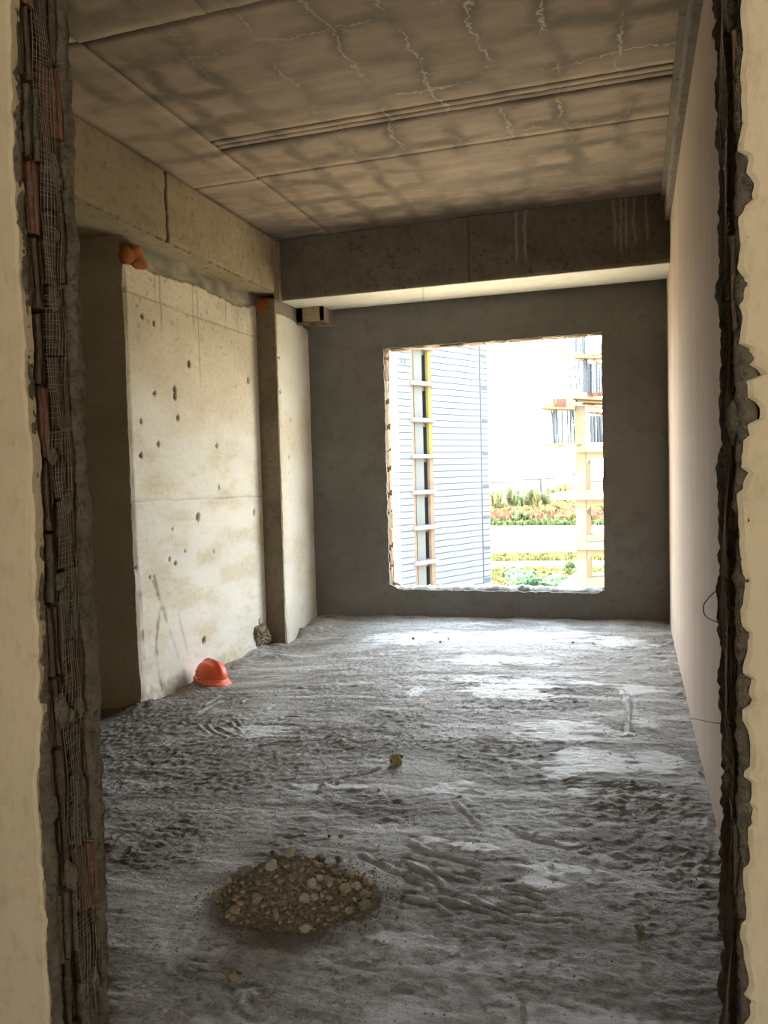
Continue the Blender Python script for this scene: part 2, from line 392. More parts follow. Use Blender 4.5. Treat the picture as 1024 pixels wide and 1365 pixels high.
vd = vadd(vadd(v, vmix(nd.outputs['Color'], .26)), vmix(nf.outputs['Color'], .07))
t_.links.new(vd, sp.inputs[0])
def gridline(sock, period, off):
    a = math_n(t_, 'FRACT', math_n(t_, 'ADD', math_n(t_, 'DIVIDE', sock, period), off))
    return math_n(t_, 'MULTIPLY', math_n(t_, 'ABSOLUTE', math_n(t_, 'SUBTRACT', a, .5)), 2.0)      # 1 on the line
gx = gridline(sp.outputs['X'], .33, .1); gy = gridline(sp.outputs['Y'], .36, .3)
g = math_n(t_, 'MAXIMUM', gx, gy)
stain = ramp(t_, g, .50, .86)
stain = math_n(t_, 'MULTIPLY', stain, ramp(t_, noise_n(t_, v, 1.7, 4), .36, .60))
c = mixc(t_, ramp(t_, noise_n(t_, coords(t_, (.6, 2.5, 1)), 3, 7, .65), .35, .65), rgb(134, 116, 97), rgb(158, 138, 116))
c = mixc(t_, math_n(t_, 'MULTIPLY', stain, .85), c, rgb(94, 81, 67))
sv = N(t_, 'ShaderNodeSeparateXYZ'); vd2 = vadd(vadd(v, vmix(nd.outputs['Color'], .22)), vmix(nf.outputs['Color'], .13)); t_.links.new(vd2, sv.inputs[0])
vx = gridline(sv.outputs['X'], .33, .1); vy = gridline(sv.outputs['Y'], .72, .12)
vein = math_n(t_, 'MAXIMUM', ramp(t_, vx, .94, .99), ramp(t_, vy, .975, .995))
pos = N(t_, 'ShaderNodeSeparateXYZ'); t_.links.new(v, pos.inputs[0])
reg = math_n(t_, 'MULTIPLY', ramp(t_, pos.outputs['X'], -2.4, -.9), ramp(t_, pos.outputs['Y'], 5.3, 4.6))
vein = math_n(t_, 'MULTIPLY', math_n(t_, 'MULTIPLY', vein, ramp(t_, noise_n(t_, v, 2.3, 3), .44, .56)), reg)
c = mixc(t_, math_n(t_, 'MULTIPLY', vein, .8), c, rgb(196, 184, 160))
darker = math_n(t_, 'MULTIPLY', ramp(t_, pos.outputs['Y'], 5.1, 6.1), ramp(t_, noise_n(t_, coords(t_, (1, 2.2, 1)), 2.2, 6, .65), .40, .58))  # patchy darkening toward the cross beam
c = mixc(t_, math_n(t_, 'MULTIPLY', darker, .7), c, rgb(86, 78, 68))
c = mixc(t_, math_n(t_, 'MULTIPLY', ramp(t_, noise_n(t_, v, 34, 6, .8), .60, .70), math_n(t_, 'MULTIPLY', darker, .8)), c, rgb(176, 174, 164))
t_.links.new(c, b_.inputs['Base Color']); b_.inputs['Roughness'].default_value = .85
bp = t_.nodes.new('ShaderNodeBump'); bp.inputs['Strength'].default_value = .35; bp.inputs['Distance'].default_value = .006
t_.links.new(math_n(t_, 'ADD', noise_n(t_, coords(t_, (1, 3, 1)), 30, 6, .7), vein), bp.inputs['Height']); t_.links.new(bp.outputs[0], b_.inputs['Normal'])
m_joint = plain('joint_shadow', rgb(60, 52, 42), .95, .3)
ceil = MB().box(-4.3, 2.6, -3.2, 7.25, HC + .012, HC + .2).build('ceiling', m_joint)
tag(ceil, 'bare cast concrete ceiling with formwork joints, damp stains and white veins', kind='structure')
def ceil_panel(x0, x1, y0, y1, g=.004):
    dz = random.uniform(-.003, .003)
    x0 += g; x1 -= g; y0 += g; y1 -= g
    nx = max(2, int((x1 - x0) / .05)); ny = max(2, int((y1 - y0) / .05))
    if y1 < 2: nx = ny = 2
    gx_ = np.linspace(x0, x1, nx + 1); gy_ = np.linspace(y0, y1, ny + 1)
    X, Y = np.meshgrid(gx_, gy_, indexing='ij')
    jx = np.where((X == x1) | (X == x0), .006 * (vn(Y * 40, X, 5) - .5), 0); jy = np.where((Y == y1) | (Y == y0), .012 * (vn(X * 30, Y, 6) - .5), 0)
    Z = HC + dz + .002 * (fbm(X * 3, Y * 3, 2, 2) - .5)
    V = np.stack([X + jx, Y + jy, Z], -1).reshape(-1, 3); n0 = len(V)
    F = grid_faces(nx + 1, ny + 1)[:, ::-1]
    idx = np.arange(n0).reshape(nx + 1, ny + 1)
    ring = np.concatenate([idx[:, 0], idx[-1, 1:], idx[-2::-1, -1], idx[0, -2:0:-1]])
    top = V[ring].copy(); top[:, 2] = HC + .0121
    m = len(ring); nx_ = np.roll(np.arange(m), -1)
    F2 = np.stack([ring, ring[nx_], nx_ + n0, np.arange(m) + n0], 1)
    link('panel', fast_mesh('panel', np.concatenate([V, top]), np.concatenate([F, F2])), m_ceil, ceil)
for q in ((-2.99, -2.47, 1.0, 3.21), (-2.99, -2.47, 3.21, 5.07), (-2.99, -2.47, 5.07, 6.45), (-2.47, -1.79, 1.0, 3.22), (-1.79, .30, 1.0, 3.22),
          (-2.47, .30, 3.22, 4.41), (-2.47, .30, 4.41, 4.475), (-2.47, .30, 4.475, 4.54), (-2.47, .30, 4.54, 5.04), (-2.47, .30, 5.04, 6.45),
          (-4.3, 2.6, -3.2, 1.0)):
    ceil_panel(*q)

# ---- left shear wall
holes = [(252, 485, 1), (233, 519, 1), (233, 528, 1), (331, 507, 1), (237, 557, .8), (211, 592, .8), (206, 524, .7), (188, 562, .7), (188, 607, .8), (289, 594, .8), (264, 689, 1.3), (339, 683, 1.2), (205, 431, .7), (189, 422, .7),
         (292, 650, .7), (272, 854, 1.2), (346, 828, .9), (234, 751, .7), (247, 735, .5), (285, 735, .4), (226, 746, .6), (315, 515, .4), (182, 756, .5), (200, 770, .4), (230, 705, .5)]
def h_wall_l(S, T):
    Y = 4.45 + S; Z = -.45 + T
    H = .006 * (fbm(Y * 1.2, Z * 1.2, 3, 3) - .5) + .0016 * (fbm(Y * 9, Z * 60, 5, 3) - .5) * 2 + .0015 * (fbm(Y * 50, Z * 50, 9, 2) - .5)
    D = .22 * sstep(.5, .9, fbm(Y * 2, Z * 2.6, 11, 5)) + .35 * sstep(.69, .76, fbm(Y * 24, Z * 24, 15, 3)) * sstep(2.1, 2.5, Z)
    P = .6 * sstep(2.1, 1.6, Z + .5 * (fbm(Y * 1.5, Z, 7, 3) - .5)) * sstep(.25, .62, fbm(Y * 3, Z * 7, 8, 5))  # lower wall paler and cooler: skylight put into the colour
    for px, py, r in holes:
        p = onX(px, py, XW); R = .020 * r
        q = np.hypot(Y - p.y, (Z - p.z) * .8) / R + .35 * (vn(Y * 90, Z * 90, 3) - .5)
        k = sstep(1.15, .7, q); H -= .022 * k; D = np.maximum(D, k)  # shade inside the tie holes is painted in as well
    p = onX(264, 689, XW); k = sstep(.008, .003, np.abs(Y - p.y)) * sstep(-.07, -.05, Z - p.z) * sstep(.0, -.01, Z - p.z); D = np.maximum(D, .9 * k)
    # board joints: one almost level, one sloping near the top
    a, b = onX(176, 669, XW), onX(354, 661, XW); zz = a.z + (b.z - a.z) * (Y - a.y) / (b.y - a.y); k = sstep(.008, .003, np.abs(Z - zz)); H -= .004 * k; D = np.maximum(D, .55 * k)
    a, b = onX(166, 388, XW), onX(343, 451, XW); zz = a.z + (b.z - a.z) * (Y - a.y) / (b.y - a.y); k = sstep(.007, .003, np.abs(Z - zz)); H -= .003 * k; D = np.maximum(D, .45 * k)
    # runs of dirty water from the top, scrapes near the floor
    for px, y0, y1 in ((212, 372, 436), (256, 384, 440), (262, 384, 500), (316, 404, 440), (205, 360, 400), (300, 400, 430)):
        a, b = onX(px, y0, XW), onX(px, y1, XW); k = sstep(.010, .003, np.abs(Y - a.y - .01 * vn(Z * 8, Z * 0, 2))) * sstep(b.z - .1, b.z + .1, Z); D = np.maximum(D, .5 * k)
    for l in ([(206, 768), (214, 800), (208, 860), (214, 920)], [(214, 800), (232, 858), (246, 902)], [(205, 775), (216, 812)], [(238, 818), (250, 870)], [(184, 745), (190, 830), (192, 880)]):
        pts = [(onX(a, b, XW).y, onX(a, b, XW).z) for a, b in l]; d, t = seg_dist(Y, Z, pts)
        D = np.maximum(D, .9 * sstep(.030, .002, d + .03 * (fbm(Y * 20, Z * 14, 4, 3) - .5) + .008))
    # plaster slurry broken off along the top: the strip above it lies back and is dark in tone
    tp = [onX(q[0], q[1], XW) for q in ((164, 352), (185, 354), (206, 364), (235, 372), (266, 385), (290, 393), (315, 406), (343, 411))]
    top = np.interp(Y, [q.y for q in tp], [q.z for q in tp]) + .07 * (fbm(Y * 7, Y * 0, 14, 4) - .5)
    k = sstep(top, top + .012, Z); H -= .014 * k; D = np.maximum(D, .85 * k * (.6 + .4 * vn(Y * 9, Z * 30, 2))); P *= 1 - k
    k2 = sstep(-.02, .1, -.0 - Z + .02 * 0) * 0
    H += .02 * sstep(.02, -.12, Z) * fbm(Y * 14, Z * 14, 6, 3)
    H -= .02 * sstep(.03, .0, S) * fbm(Z * 9, Z * 0, 8, 3)
    return H, D, P
wl = relief('wall_left', (XW, 4.45, -.45), (0, 2.62, 0), (0, 0, 3.5), .011, h_wall_l, m_wall_l, .85)
tag(wl, 'pale cast concrete shear wall with tie holes and scrapes', kind='structure')

# ---- pillar
def h_pil_front(S, T):
    X = -3.2 + S; Z = -.45 + T
    H = .008 * (fbm(X * 6, Z * 3, 3, 3) - .5) - .012 * sstep(.03, 0, .226 - S) * fbm(Z * 16, X * 0, 5, 3)
    return H, .35 * sstep(.4, .9, fbm(X * 4, Z * 3, 8, 5)), hz(S)
def h_pil_side(S, T):
    Y = 6.35 + S; Z = -.45 + T
    H = .006 * (fbm(Y * 5, Z * 3, 6, 3) - .5) - .014 * (sstep(.03, 0, S)) * fbm(Z * 18, Z * 0, 5, 4) + .01 * sstep(.1, -.1, Z)
    D = hz(S)
    for px, py, r in ((371, 476, .9), (373, 522, 1.1), (399, 454, .7), (384, 610, .8), (383, 630, .6), (417, 707, .7), (386, 560, .5), (404, 640, .5), (390, 590, .4)):
        p = onX(px, py, -2.96); k = sstep(1.1, .7, np.hypot(Y - p.y, Z - p.z) / (.018 * r)); H -= .02 * k; D = np.maximum(D, k)  # holes here also get their inner shade as colour
    tp = [onX(q[0], q[1], -2.96) for q in ((368, 417), (385, 425), (405, 438))]
    top = np.interp(Y, [q.y for q in tp], [q.z for q in tp]) + .05 * (fbm(Y * 11, Y * 0, 3, 3) - .5); k = sstep(top, top + .01, Z); H -= .012 * k; D = np.maximum(D, .6 * k)
    return H, D, .6 * (1 - k) * sstep(.2, .7, fbm(Y * 3, Z * 3, 4, 4))
pl = relief('pillar', (-3.2, 6.35, -.45), (.226, 0, 0), (0, 0, 3.33), .011, h_pil_front, m_pil_shade, .2)
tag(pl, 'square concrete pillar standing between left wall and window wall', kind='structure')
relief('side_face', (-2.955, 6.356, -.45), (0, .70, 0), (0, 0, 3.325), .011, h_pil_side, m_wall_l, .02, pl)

# ---- beams
def h_beam_l(S, T):
    Y = 1.5 + S; Z = 2.93 + T
    H = .006 * (fbm(Y * 1.5, Z * 3, 3, 3) - .5) + .002 * (fbm(Y * 30, Z * 30, 4, 2) - .5)
    D = .3 * sstep(.4, .9, fbm(Y * 2, Z * 5, 5, 5)) + hz(S); yj = onX(222, 280, XB).y
    k = sstep(.014, .006, np.abs(Y - yj + .012 * (fbm(Z * 20, Z * 0, 4, 3) - .5))); H -= .016 * k; D = np.maximum(D, k)
    k = sstep(.025, .0, T) * fbm(Y * 24, Z * 0, 6, 3); H -= .025 * k; D = np.maximum(D, k * 1.2)
    k = sstep(.50, .46, Z - 2.93) ; D += .25 * sstep(.02, 0, .47 - T); D = np.clip(D, 0, 1)
    return H, D, hz(S)
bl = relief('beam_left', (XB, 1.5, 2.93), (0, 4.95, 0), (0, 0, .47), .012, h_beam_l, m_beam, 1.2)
tag(bl, 'deep concrete beam above the left wall with a black vertical joint', kind='structure')
def h_beam_x(S, T):
    X = -2.96 + S; Z = 2.88 + T
    H = .006 * (fbm(X * 1.5, Z * 3, 8, 3) - .5) + .003 * (fbm(X * 30, Z * 30, 9, 2) - .5)
    D = .35 * sstep(.4, .85, fbm(X * 3, Z * 4, 12, 5)); P = hz(S)
    xj = onY(625, 330, YB).x; k = sstep(.008, .003, np.abs(X - xj)); H -= .006 * k; D = np.maximum(D, .7 * k)
    D = np.maximum(D, .55 * sstep(.68, .74, fbm(X * 22, Z * 26, 22, 4)) * sstep(.4, .6, fbm(X * 2, Z * 2, 5, 2)))
    for px in (688, 700, 820, 828, 846, 862, 835):
        x0 = onY(px, 300, YB).x; k = sstep(.010, .003, np.abs(X - x0 + .03 * (fbm(Z * 5, Z * 0, px, 3) - .5))) * sstep(.05 + .2 * vn(px, 0, 1), .2, T); P = np.maximum(P, .38 * k)
    k = sstep(.016, .0, T) * fbm(X * 18, Z * 0, 6, 3); H -= .02 * k
    return H, D, P
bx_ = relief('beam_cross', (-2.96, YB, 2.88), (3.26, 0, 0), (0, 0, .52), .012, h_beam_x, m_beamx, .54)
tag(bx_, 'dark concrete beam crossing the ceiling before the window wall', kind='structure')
def h_sof(S, T):
    X = -2.96 + S; xj = onZ(565, 395, 2.88).x
    k = sstep(.010, .004, np.abs(X - xj - .25 * (T - .2)))
    return -.002 * k, .8 * k + .2 * sstep(.6, .7, fbm(X * 6, T * 20, 3, 3)), .5 + hz(S)
relief('beam_soffit', (-2.96, 7.0, 2.876), (3.24, 0, 0), (0, -.53, 0), .014, h_sof, m_wall_l, .003, bx_)  # paler than the beam front: light from below put into the colour
# narrow upright in the corner of the two beams, and the stub past the pillar
tm = MB().box(-3.0, -2.945, 6.40, 6.45, 2.86, 3.4).box(-2.985, -2.965, 6.385, 6.40, 2.86, 3.4).build('trim_1', m_beam)
tag(tm, 'narrow upright strip in the corner where the two beams meet', kind='structure')
stub = MB().box(-2.96, -2.70, 6.99, 7.06, 2.74, 2.88).box(-2.96, -2.90, 6.80, 7.0, 2.75, 2.88).box(-2.73, -2.70, 6.8, 7.0, 2.75, 2.88).box(-2.96, -2.70, 6.80, 6.83, 2.75, 2.88).build('beam_stub', m_beam)
tag(stub, 'short concrete stub under the cross beam beside the pillar', kind='structure')

# ---- ledge along the head of the right wall
def h_lip(S, T): return .008 * (fbm(S * 26, T * 26, 5, 3) - .5) - .01 * sstep(.66, .7, fbm(S * 18, T * 18, 9, 3)), .8 * sstep(.60, .68, fbm(S * 20, T * 20, 9, 3)), .4 + hz(S)
lip = relief('trim_2', (.245, 6.45, 3.19), (0, -4.95, 0), (0, 0, .21), .013, h_lip, m_beamx, .12)
tag(lip, 'pitted concrete ledge running along the head of the right wall', kind='structure')
MB().box(.215, .247, 1.5, 6.45, 3.345, 3.385).build('batten', m_pil_shade, lip)

# ---- right wall
def h_right(S, T):
    return .010 * (fbm(S * .8, T * .8, 3, 2) - .5) + .003 * (fbm(S * 3, T * .8, 4, 3) - .5), hz(S), hz(S)
wr = relief('wall_right', (XR, YF + .1, -.4), (0, -(YF + .1 - 1.5), 0), (0, 0, 3.8), .03, h_right, m_right, .25)
tag(wr, 'pinkish beige rendered wall on the right', kind='structure')

# ---- window wall: render sheet with a broken opening, block lining behind it
def jag(n, amp, seed, f=9): t = np.arange(n) * 1.0; return amp * (fbm(t * f / 40, t * 0, seed, 4) - .5) * 2
def opening_loop(n, e, seed):
    """Counter-clockwise ragged loop (x, z); e grows the opening."""
    L = []
    xs = np.linspace(WL - e, WR + e, n); zs = np.linspace(SILL - e * .0, HEAD + e, n)
    a = jag(n, .012, seed); b = jag(n, .006, seed + 1); c_ = jag(n, .012, seed + 2); d_ = jag(n, .009, seed + 3)
    rr = .05
    for i in range(n): 
        rl = .045 * math.exp(-((xs[i] - WL) / .05) ** 2) + .03 * math.exp(-((xs[i] - WR) / .05) ** 2)
        L.append((xs[i], SILL + a[i] + rl))
    z2 = np.linspace(SILL + .055, HEAD + e, n)
    for i in range(1, n): L.append((WR + e + b[i] * (1 if i < n - 1 else 0), z2[i]))
    for i in range(n - 2, -1, -1): L.append((xs[i], HEAD + e + c_[i]))
    for i in range(n - 2, 0, -1): L.append((WL - e + d_[i], z2[i]))
    return L
def rect_loop(n, x0, x1, z0, z1):
    L = []
    xs = np.linspace(x0, x1, n); zs = np.linspace(z0, z1, n)
    for i in range(n): L.append((xs[i], z0))
    for i in range(1, n): L.append((x1, zs[i]))
    for i in range(n - 2, -1, -1): L.append((xs[i], z1))
    for i in range(n - 2, 0, -1): L.append((x0, zs[i]))
    return L
def ring_sheet(name, inner, outer, y0, y1, mat, parent=None):
    n = len(inner); V = []; F = []
    for y in (y0, y1):
        V += [(x, y, z) for x, z in inner] + [(x, y, z) for x, z in outer]
    for i in range(n):
        j = (i + 1) % n
        F += [(i, n + i, n + j, j)[::-1], (2 * n + i, 3 * n + i, 3 * n + j, 2 * n + j), (i, j, 2 * n + j, 2 * n + i)[::-1]]
    return pyobj(name, V, F, mat, parent)
NL = 160
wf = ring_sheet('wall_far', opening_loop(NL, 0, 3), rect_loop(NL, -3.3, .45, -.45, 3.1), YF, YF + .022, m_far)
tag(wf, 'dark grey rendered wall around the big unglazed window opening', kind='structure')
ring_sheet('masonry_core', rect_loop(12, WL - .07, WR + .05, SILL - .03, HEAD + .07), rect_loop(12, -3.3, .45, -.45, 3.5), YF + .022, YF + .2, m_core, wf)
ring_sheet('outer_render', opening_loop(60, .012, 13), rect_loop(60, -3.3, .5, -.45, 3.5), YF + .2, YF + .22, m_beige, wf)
def rough_block(name, x0, x1, y0, y1, z0, z1, mat, parent, amp=.006, seg=2, axis='z', seed=0):
    """Small masonry block with uneven faces (24-ish quads)."""
    me_ = bpy.data.meshes.new(name); V = []; F = []
    r = random.Random(seed)
    n = [seg if axis == 'x' else 1, 1, seg if axis == 'z' else 1]
    n = [n[0] + 1, 2, n[2] + 1]
    pts = {}
    def vid(i, j, k):
        if (i, j, k) not in pts:
            pts[(i, j, k)] = len(V)
            V.append((x0 + (x1 - x0) * i / n[0] + r.uniform(-amp, amp), y0 + (y1 - y0) * j / n[1] + r.uniform(-amp, amp) * .5, z0 + (z1 - z0) * k / n[2] + r.uniform(-amp, amp)))
        return pts[(i, j, k)]
    for i in range(n[0]):
        for j in range(n[1]):
            F.append((vid(i, j, 0), vid(i, j + 1, 0), vid(i + 1, j + 1, 0), vid(i + 1, j, 0))); F.append((vid(i, j, n[2]), vid(i + 1, j, n[2]), vid(i + 1, j + 1, n[2]), vid(i, j + 1, n[2])))
    for i in range(n[0]):
        for k in range(n[2]):
            F.append((vid(i, 0, k), vid(i + 1, 0, k), vid(i + 1, 0, k + 1), vid(i, 0, k + 1))); F.append((vid(i, n[1], k), vid(i, n[1], k + 1), vid(i + 1, n[1], k + 1), vid(i + 1, n[1], k)))
    for j in range(n[1]):
        for k in range(n[2]):
            F.append((vid(0, j, k), vid(0, j, k + 1), vid(0, j + 1, k + 1), vid(0, j + 1, k))); F.append((vid(n[0], j, k), vid(n[0], j + 1, k), vid(n[0], j + 1, k + 1), vid(n[0], j, k + 1)))
    return pyobj(name, V, F, mat, parent)
z = SILL + .03; k = 0
while z < HEAD - .04:
    hgt = random.choice((.14, .17, .19)); 
    rough_block('brick', WL - .065, WL + random.uniform(-.006, .006), YF + .028, YF + .11, z, min(z + hgt, HEAD), m_clay if k % 3 else m_mortar, wf, .005, 3, 'z', k)
    rough_block('brick', WL - .065, WL + random.uniform(-.02, .0), YF + .125, YF + .197, z + .02, min(z + hgt + .015, HEAD), m_clay2, wf, .005, 3, 'z', k + 50)
    z += hgt + random.choice((.012, .018, .05)); k += 1
x = WL; k = 0
while x < WR - .03:
    L_ = random.choice((.12, .17, .2)); x1 = min(x + L_, WR)
    rough_block('brick', x, x1, YF + .028, YF + .11, HEAD + random.uniform(-.012, .004), HEAD + .065, m_clay2 if k % 3 else m_mortar, wf, .005, 3, 'x', 100 + k)
    rough_block('brick', x + .03, min(x1 + .02, WR), YF + .122, YF + .197, HEAD + random.uniform(-.006, .01), HEAD + .065, m_clay2, wf, .005, 3, 'x', 150 + k)
    x += L_ + .014; k += 1
m_sill = rough_mat('skylit_mortar', rgb(176, 170, 160), rgb(196, 190, 180), rgb(140, 132, 120), 14, 60, (1, 1, 1), .9, .012, .95)  # paler mortar copy: daylight on the sill painted into the colour
def lumpy(name, a, b, r, mat, parent, seed=0, res=.012, n=9, amp=.8, flat=(1, 1)):
    """Ragged roll of mortar from a to b."""
    a, b = np.array(a, float), np.array(b, float); L = np.linalg.norm(b - a); d = (b - a) / L
    q = np.array([0, 1.0, 0]) if abs(d[1]) < .9 else np.array([1.0, 0, 0]); w = np.cross(d, q); w /= np.linalg.norm(w)
    m = int(L / res) + 1; T, A = np.meshgrid(np.linspace(0, L, m), np.linspace(0, 2 * math.pi, n, endpoint=False), indexing='ij')
    R = r * (1 - amp / 2 + amp * fbm(T / r * .55, A * 1.1 + seed, seed, 3) + .32 * (vn(T / r * 2.3, A * 2.2 + seed, seed + 9) - .5) * min(1, amp)) * (1 + .6 * (fbm(T / r * .12, A * 0, seed + 4, 2) - .5))
    P = a + T[..., None] * d + (R * np.cos(A) * flat[0])[..., None] * q + (R * np.sin(A) * flat[1])[..., None] * w
    F = grid_faces(m, n); i = np.arange(m - 1) * n
    F = np.concatenate([F, np.stack([i + n - 1, i + 2 * n - 1, i + n, i], 1)])
    o = link(name, fast_mesh(name, P.reshape(-1, 3), F), mat, parent); return o
lumpy('sill_mortar', (WL + .02, YF + .125, SILL - .03), (WR - .02, YF + .125, SILL - .03), .056, m_sill, wf, 3, .007, 18, .8, (1.15, 1.0))
lumpy('jamb_mortar', (WR + .045, YF + .1, SILL), (WR + .045, YF + .1, HEAD), .05, m_mortar, wf, 5, .02, 8, .3, (1.8, .8))

# ---- doorway wall the photograph is taken through (broken opening, double leaf of hollow blocks with a cavity)
Y1, Y2, JL, JR = 1.365, 1.55, -1.215, 0.155
fw_ = MB().box(-4.3, JL - .05, Y1 + .03, Y2 - .03, -.4, 3.4).box(JR + .05, 2.6, Y1 + .03, Y2 - .03, -.4, 3.4).box(JL - .05, JR + .05, Y1 + .03, Y2 - .03, 3.02, 3.4).build('wall_door', m_core)
tag(fw_, 'wall with a rough doorway broken through it, open at both jambs', kind='structure')
Zs = np.arange(-.35, 3.06, .0085)
def plaster_edge(name, y0, y1, xout, edge, mat, relief_amp=.0):
    """Plaster coat from xout to the ragged line edge(z), between y0 (seen face) and y1."""
    e = edge(Zs); n = len(Zs); sgn = 1 if xout > e.mean() else -1
    V = []; F = []
    m1 = .06 + .02 * vn(Zs * 12, Zs * 0, 3)
    for i, zz in enumerate(Zs):
        b = .004 * (vn(zz * 60, 0.0, 8) - .5)
        V += [(e[i], y0 + .004 * (1 if y1 > y0 else -1) + b, zz), (e[i] + sgn * .008, y0 + b * .5, zz), (e[i] + sgn * m1[i], y0, zz), (xout, y0, zz), (e[i] + sgn * .002, y1, zz), (xout, y1, zz)]
    for i in range(n - 1):
        a, b = 6 * i, 6 * i + 6
        for p, q in ((0, 1), (1, 2), (2, 3)): F.append((a + p, a + q, b + q, b + p))
        F += [(a + 4, a, b, b + 4), (a + 5, a + 4, b + 4, b + 5)]
    V += []; 
    if (sgn > 0) != (y1 > y0): F = [f[::-1] for f in F]
    return pyobj(name, V, F, mat, fw_)
def ee(px, py, y=Y1): return onY(px, py, y)
def edge_line(pts, y, amp, seed, f=26):
    P = sorted([(ee(px, py, y).z, ee(px, py, y).x) for px, py in pts]); zs = [p[0] for p in P]; xs = [p[1] for p in P]
    return lambda Z: np.interp(Z, zs, xs) + amp * (fbm(Z * f, Z * 0, seed, 4) - .5) * 2
eL = edge_line([(14, 0), (14, 110), (16, 200), (20, 300), (30, 420), (34, 520), (42, 600), (45, 700), (46, 800), (50, 880), (53, 960), (48, 1040), (52, 1130), (60, 1230), (64, 1365)], Y1, .008, 3)
eRa = edge_line([(990, 0), (988, 180), (986, 330), (986, 500), (987, 700), (990, 900), (992, 1060), (990, 1200), (990, 1365)], Y1, .006, 4)
chips = [(240, 18, 30), (262, 14, 22), (385, 12, 22), (480, 22, 22), (530, 20, 34), (565, 16, 30), (590, 12, 14), (640, 16, 16), (790, 6, 26), (860, 8, 20), (920, 20, 24), (1000, 12, 26), (1070, 18, 30), (1120, 14, 30), (1210, 8, 24), (1300, 12, 36), (1345, 16, 20)]
def eR(Z):
    X = eRa(Z)
    for py, w, hh in chips:
        zc = ee(1000, py).z; dz = hh * 1.32e-3; u = np.abs(Z - zc) / dz
        X = X + w * .62e-3 * sstep(1.0, .8, u + .9 * (fbm(Z * 55, Z * 0, 5, 3) - .5)) * (.7 + .6 * vn(Z * 90, Z * 0, 7))
    return X
pf = plaster_edge('plaster_coat', Y1, Y1 + .03, -4.3, eL, m_beige)
pf2 = plaster_edge('plaster_coat', Y1, Y1 + .022, 2.6, eR, m_beige)
plaster_edge('plaster_coat', Y2, Y2 - .03, -4.3, edge_line([(100, 165), (106, 350), (118, 620), (134, 900), (139, 1100), (147, 1340)], Y2, .012, 8, 18), m_mortar)
plaster_edge('plaster_coat', Y2, Y2 - .03, XR + .02, edge_line([(957, 0), (960, 300), (963, 620), (966, 900), (970, 1100), (973, 1340)], Y2, .009, 9, 22), m_mortar)
# blocks: grooved hollow clay blocks, each with its own mesh drawn from a few shared shapes
def block_mesh(L, D, H, side, seed):
    """Grooves run upright on the face towards the opening (side = +1: +x)."""
    r = random.Random(seed); n = 6; prof = []
    for i in range(n):
        y0 = D * i / n; g = D / n
        dep = r.choice((.0, .004, .009, .014))
        prof += [(-dep, y0 + g * .08), (-dep, y0 + g * .62), (-.016 - r.random() * .006, y0 + g * .68), (-.016 - r.random() * .006, y0 + g * .98)]
    lv = [0, .25 + r.uniform(-.05, .05), .55 + r.uniform(-.1, .1), 1]; V = []; F = []; m = len(prof)
    for t in lv:
        for x, y in prof: V.append((side * (x + r.uniform(-.003, .003)), y + r.uniform(-.001, .001), H * t))
        V += [(-side * L, D, H * t), (-side * L, 0, H * t)]
    m += 2
    for k in range(3):
        for i in range(m):
            j = (i + 1) % m; f = (k * m + i, k * m + j, (k + 1) * m + j, (k + 1) * m + i); F.append(f if side > 0 else f[::-1])
    F += [tuple(range(m))[::-1], tuple(range(3 * m, 4 * m))] if side > 0 else [tuple(range(m)), tuple(range(3 * m, 4 * m))[::-1]]
    me = bpy.data.meshes.new('block'); me.from_pydata(V, [], F); me.update(); return me
m_jam = rough_mat('grimy_block', rgb(84, 68, 52), rgb(66, 54, 42), rgb(104, 88, 68), 9, 50, (1, 1, 1), .6, .006, .95)
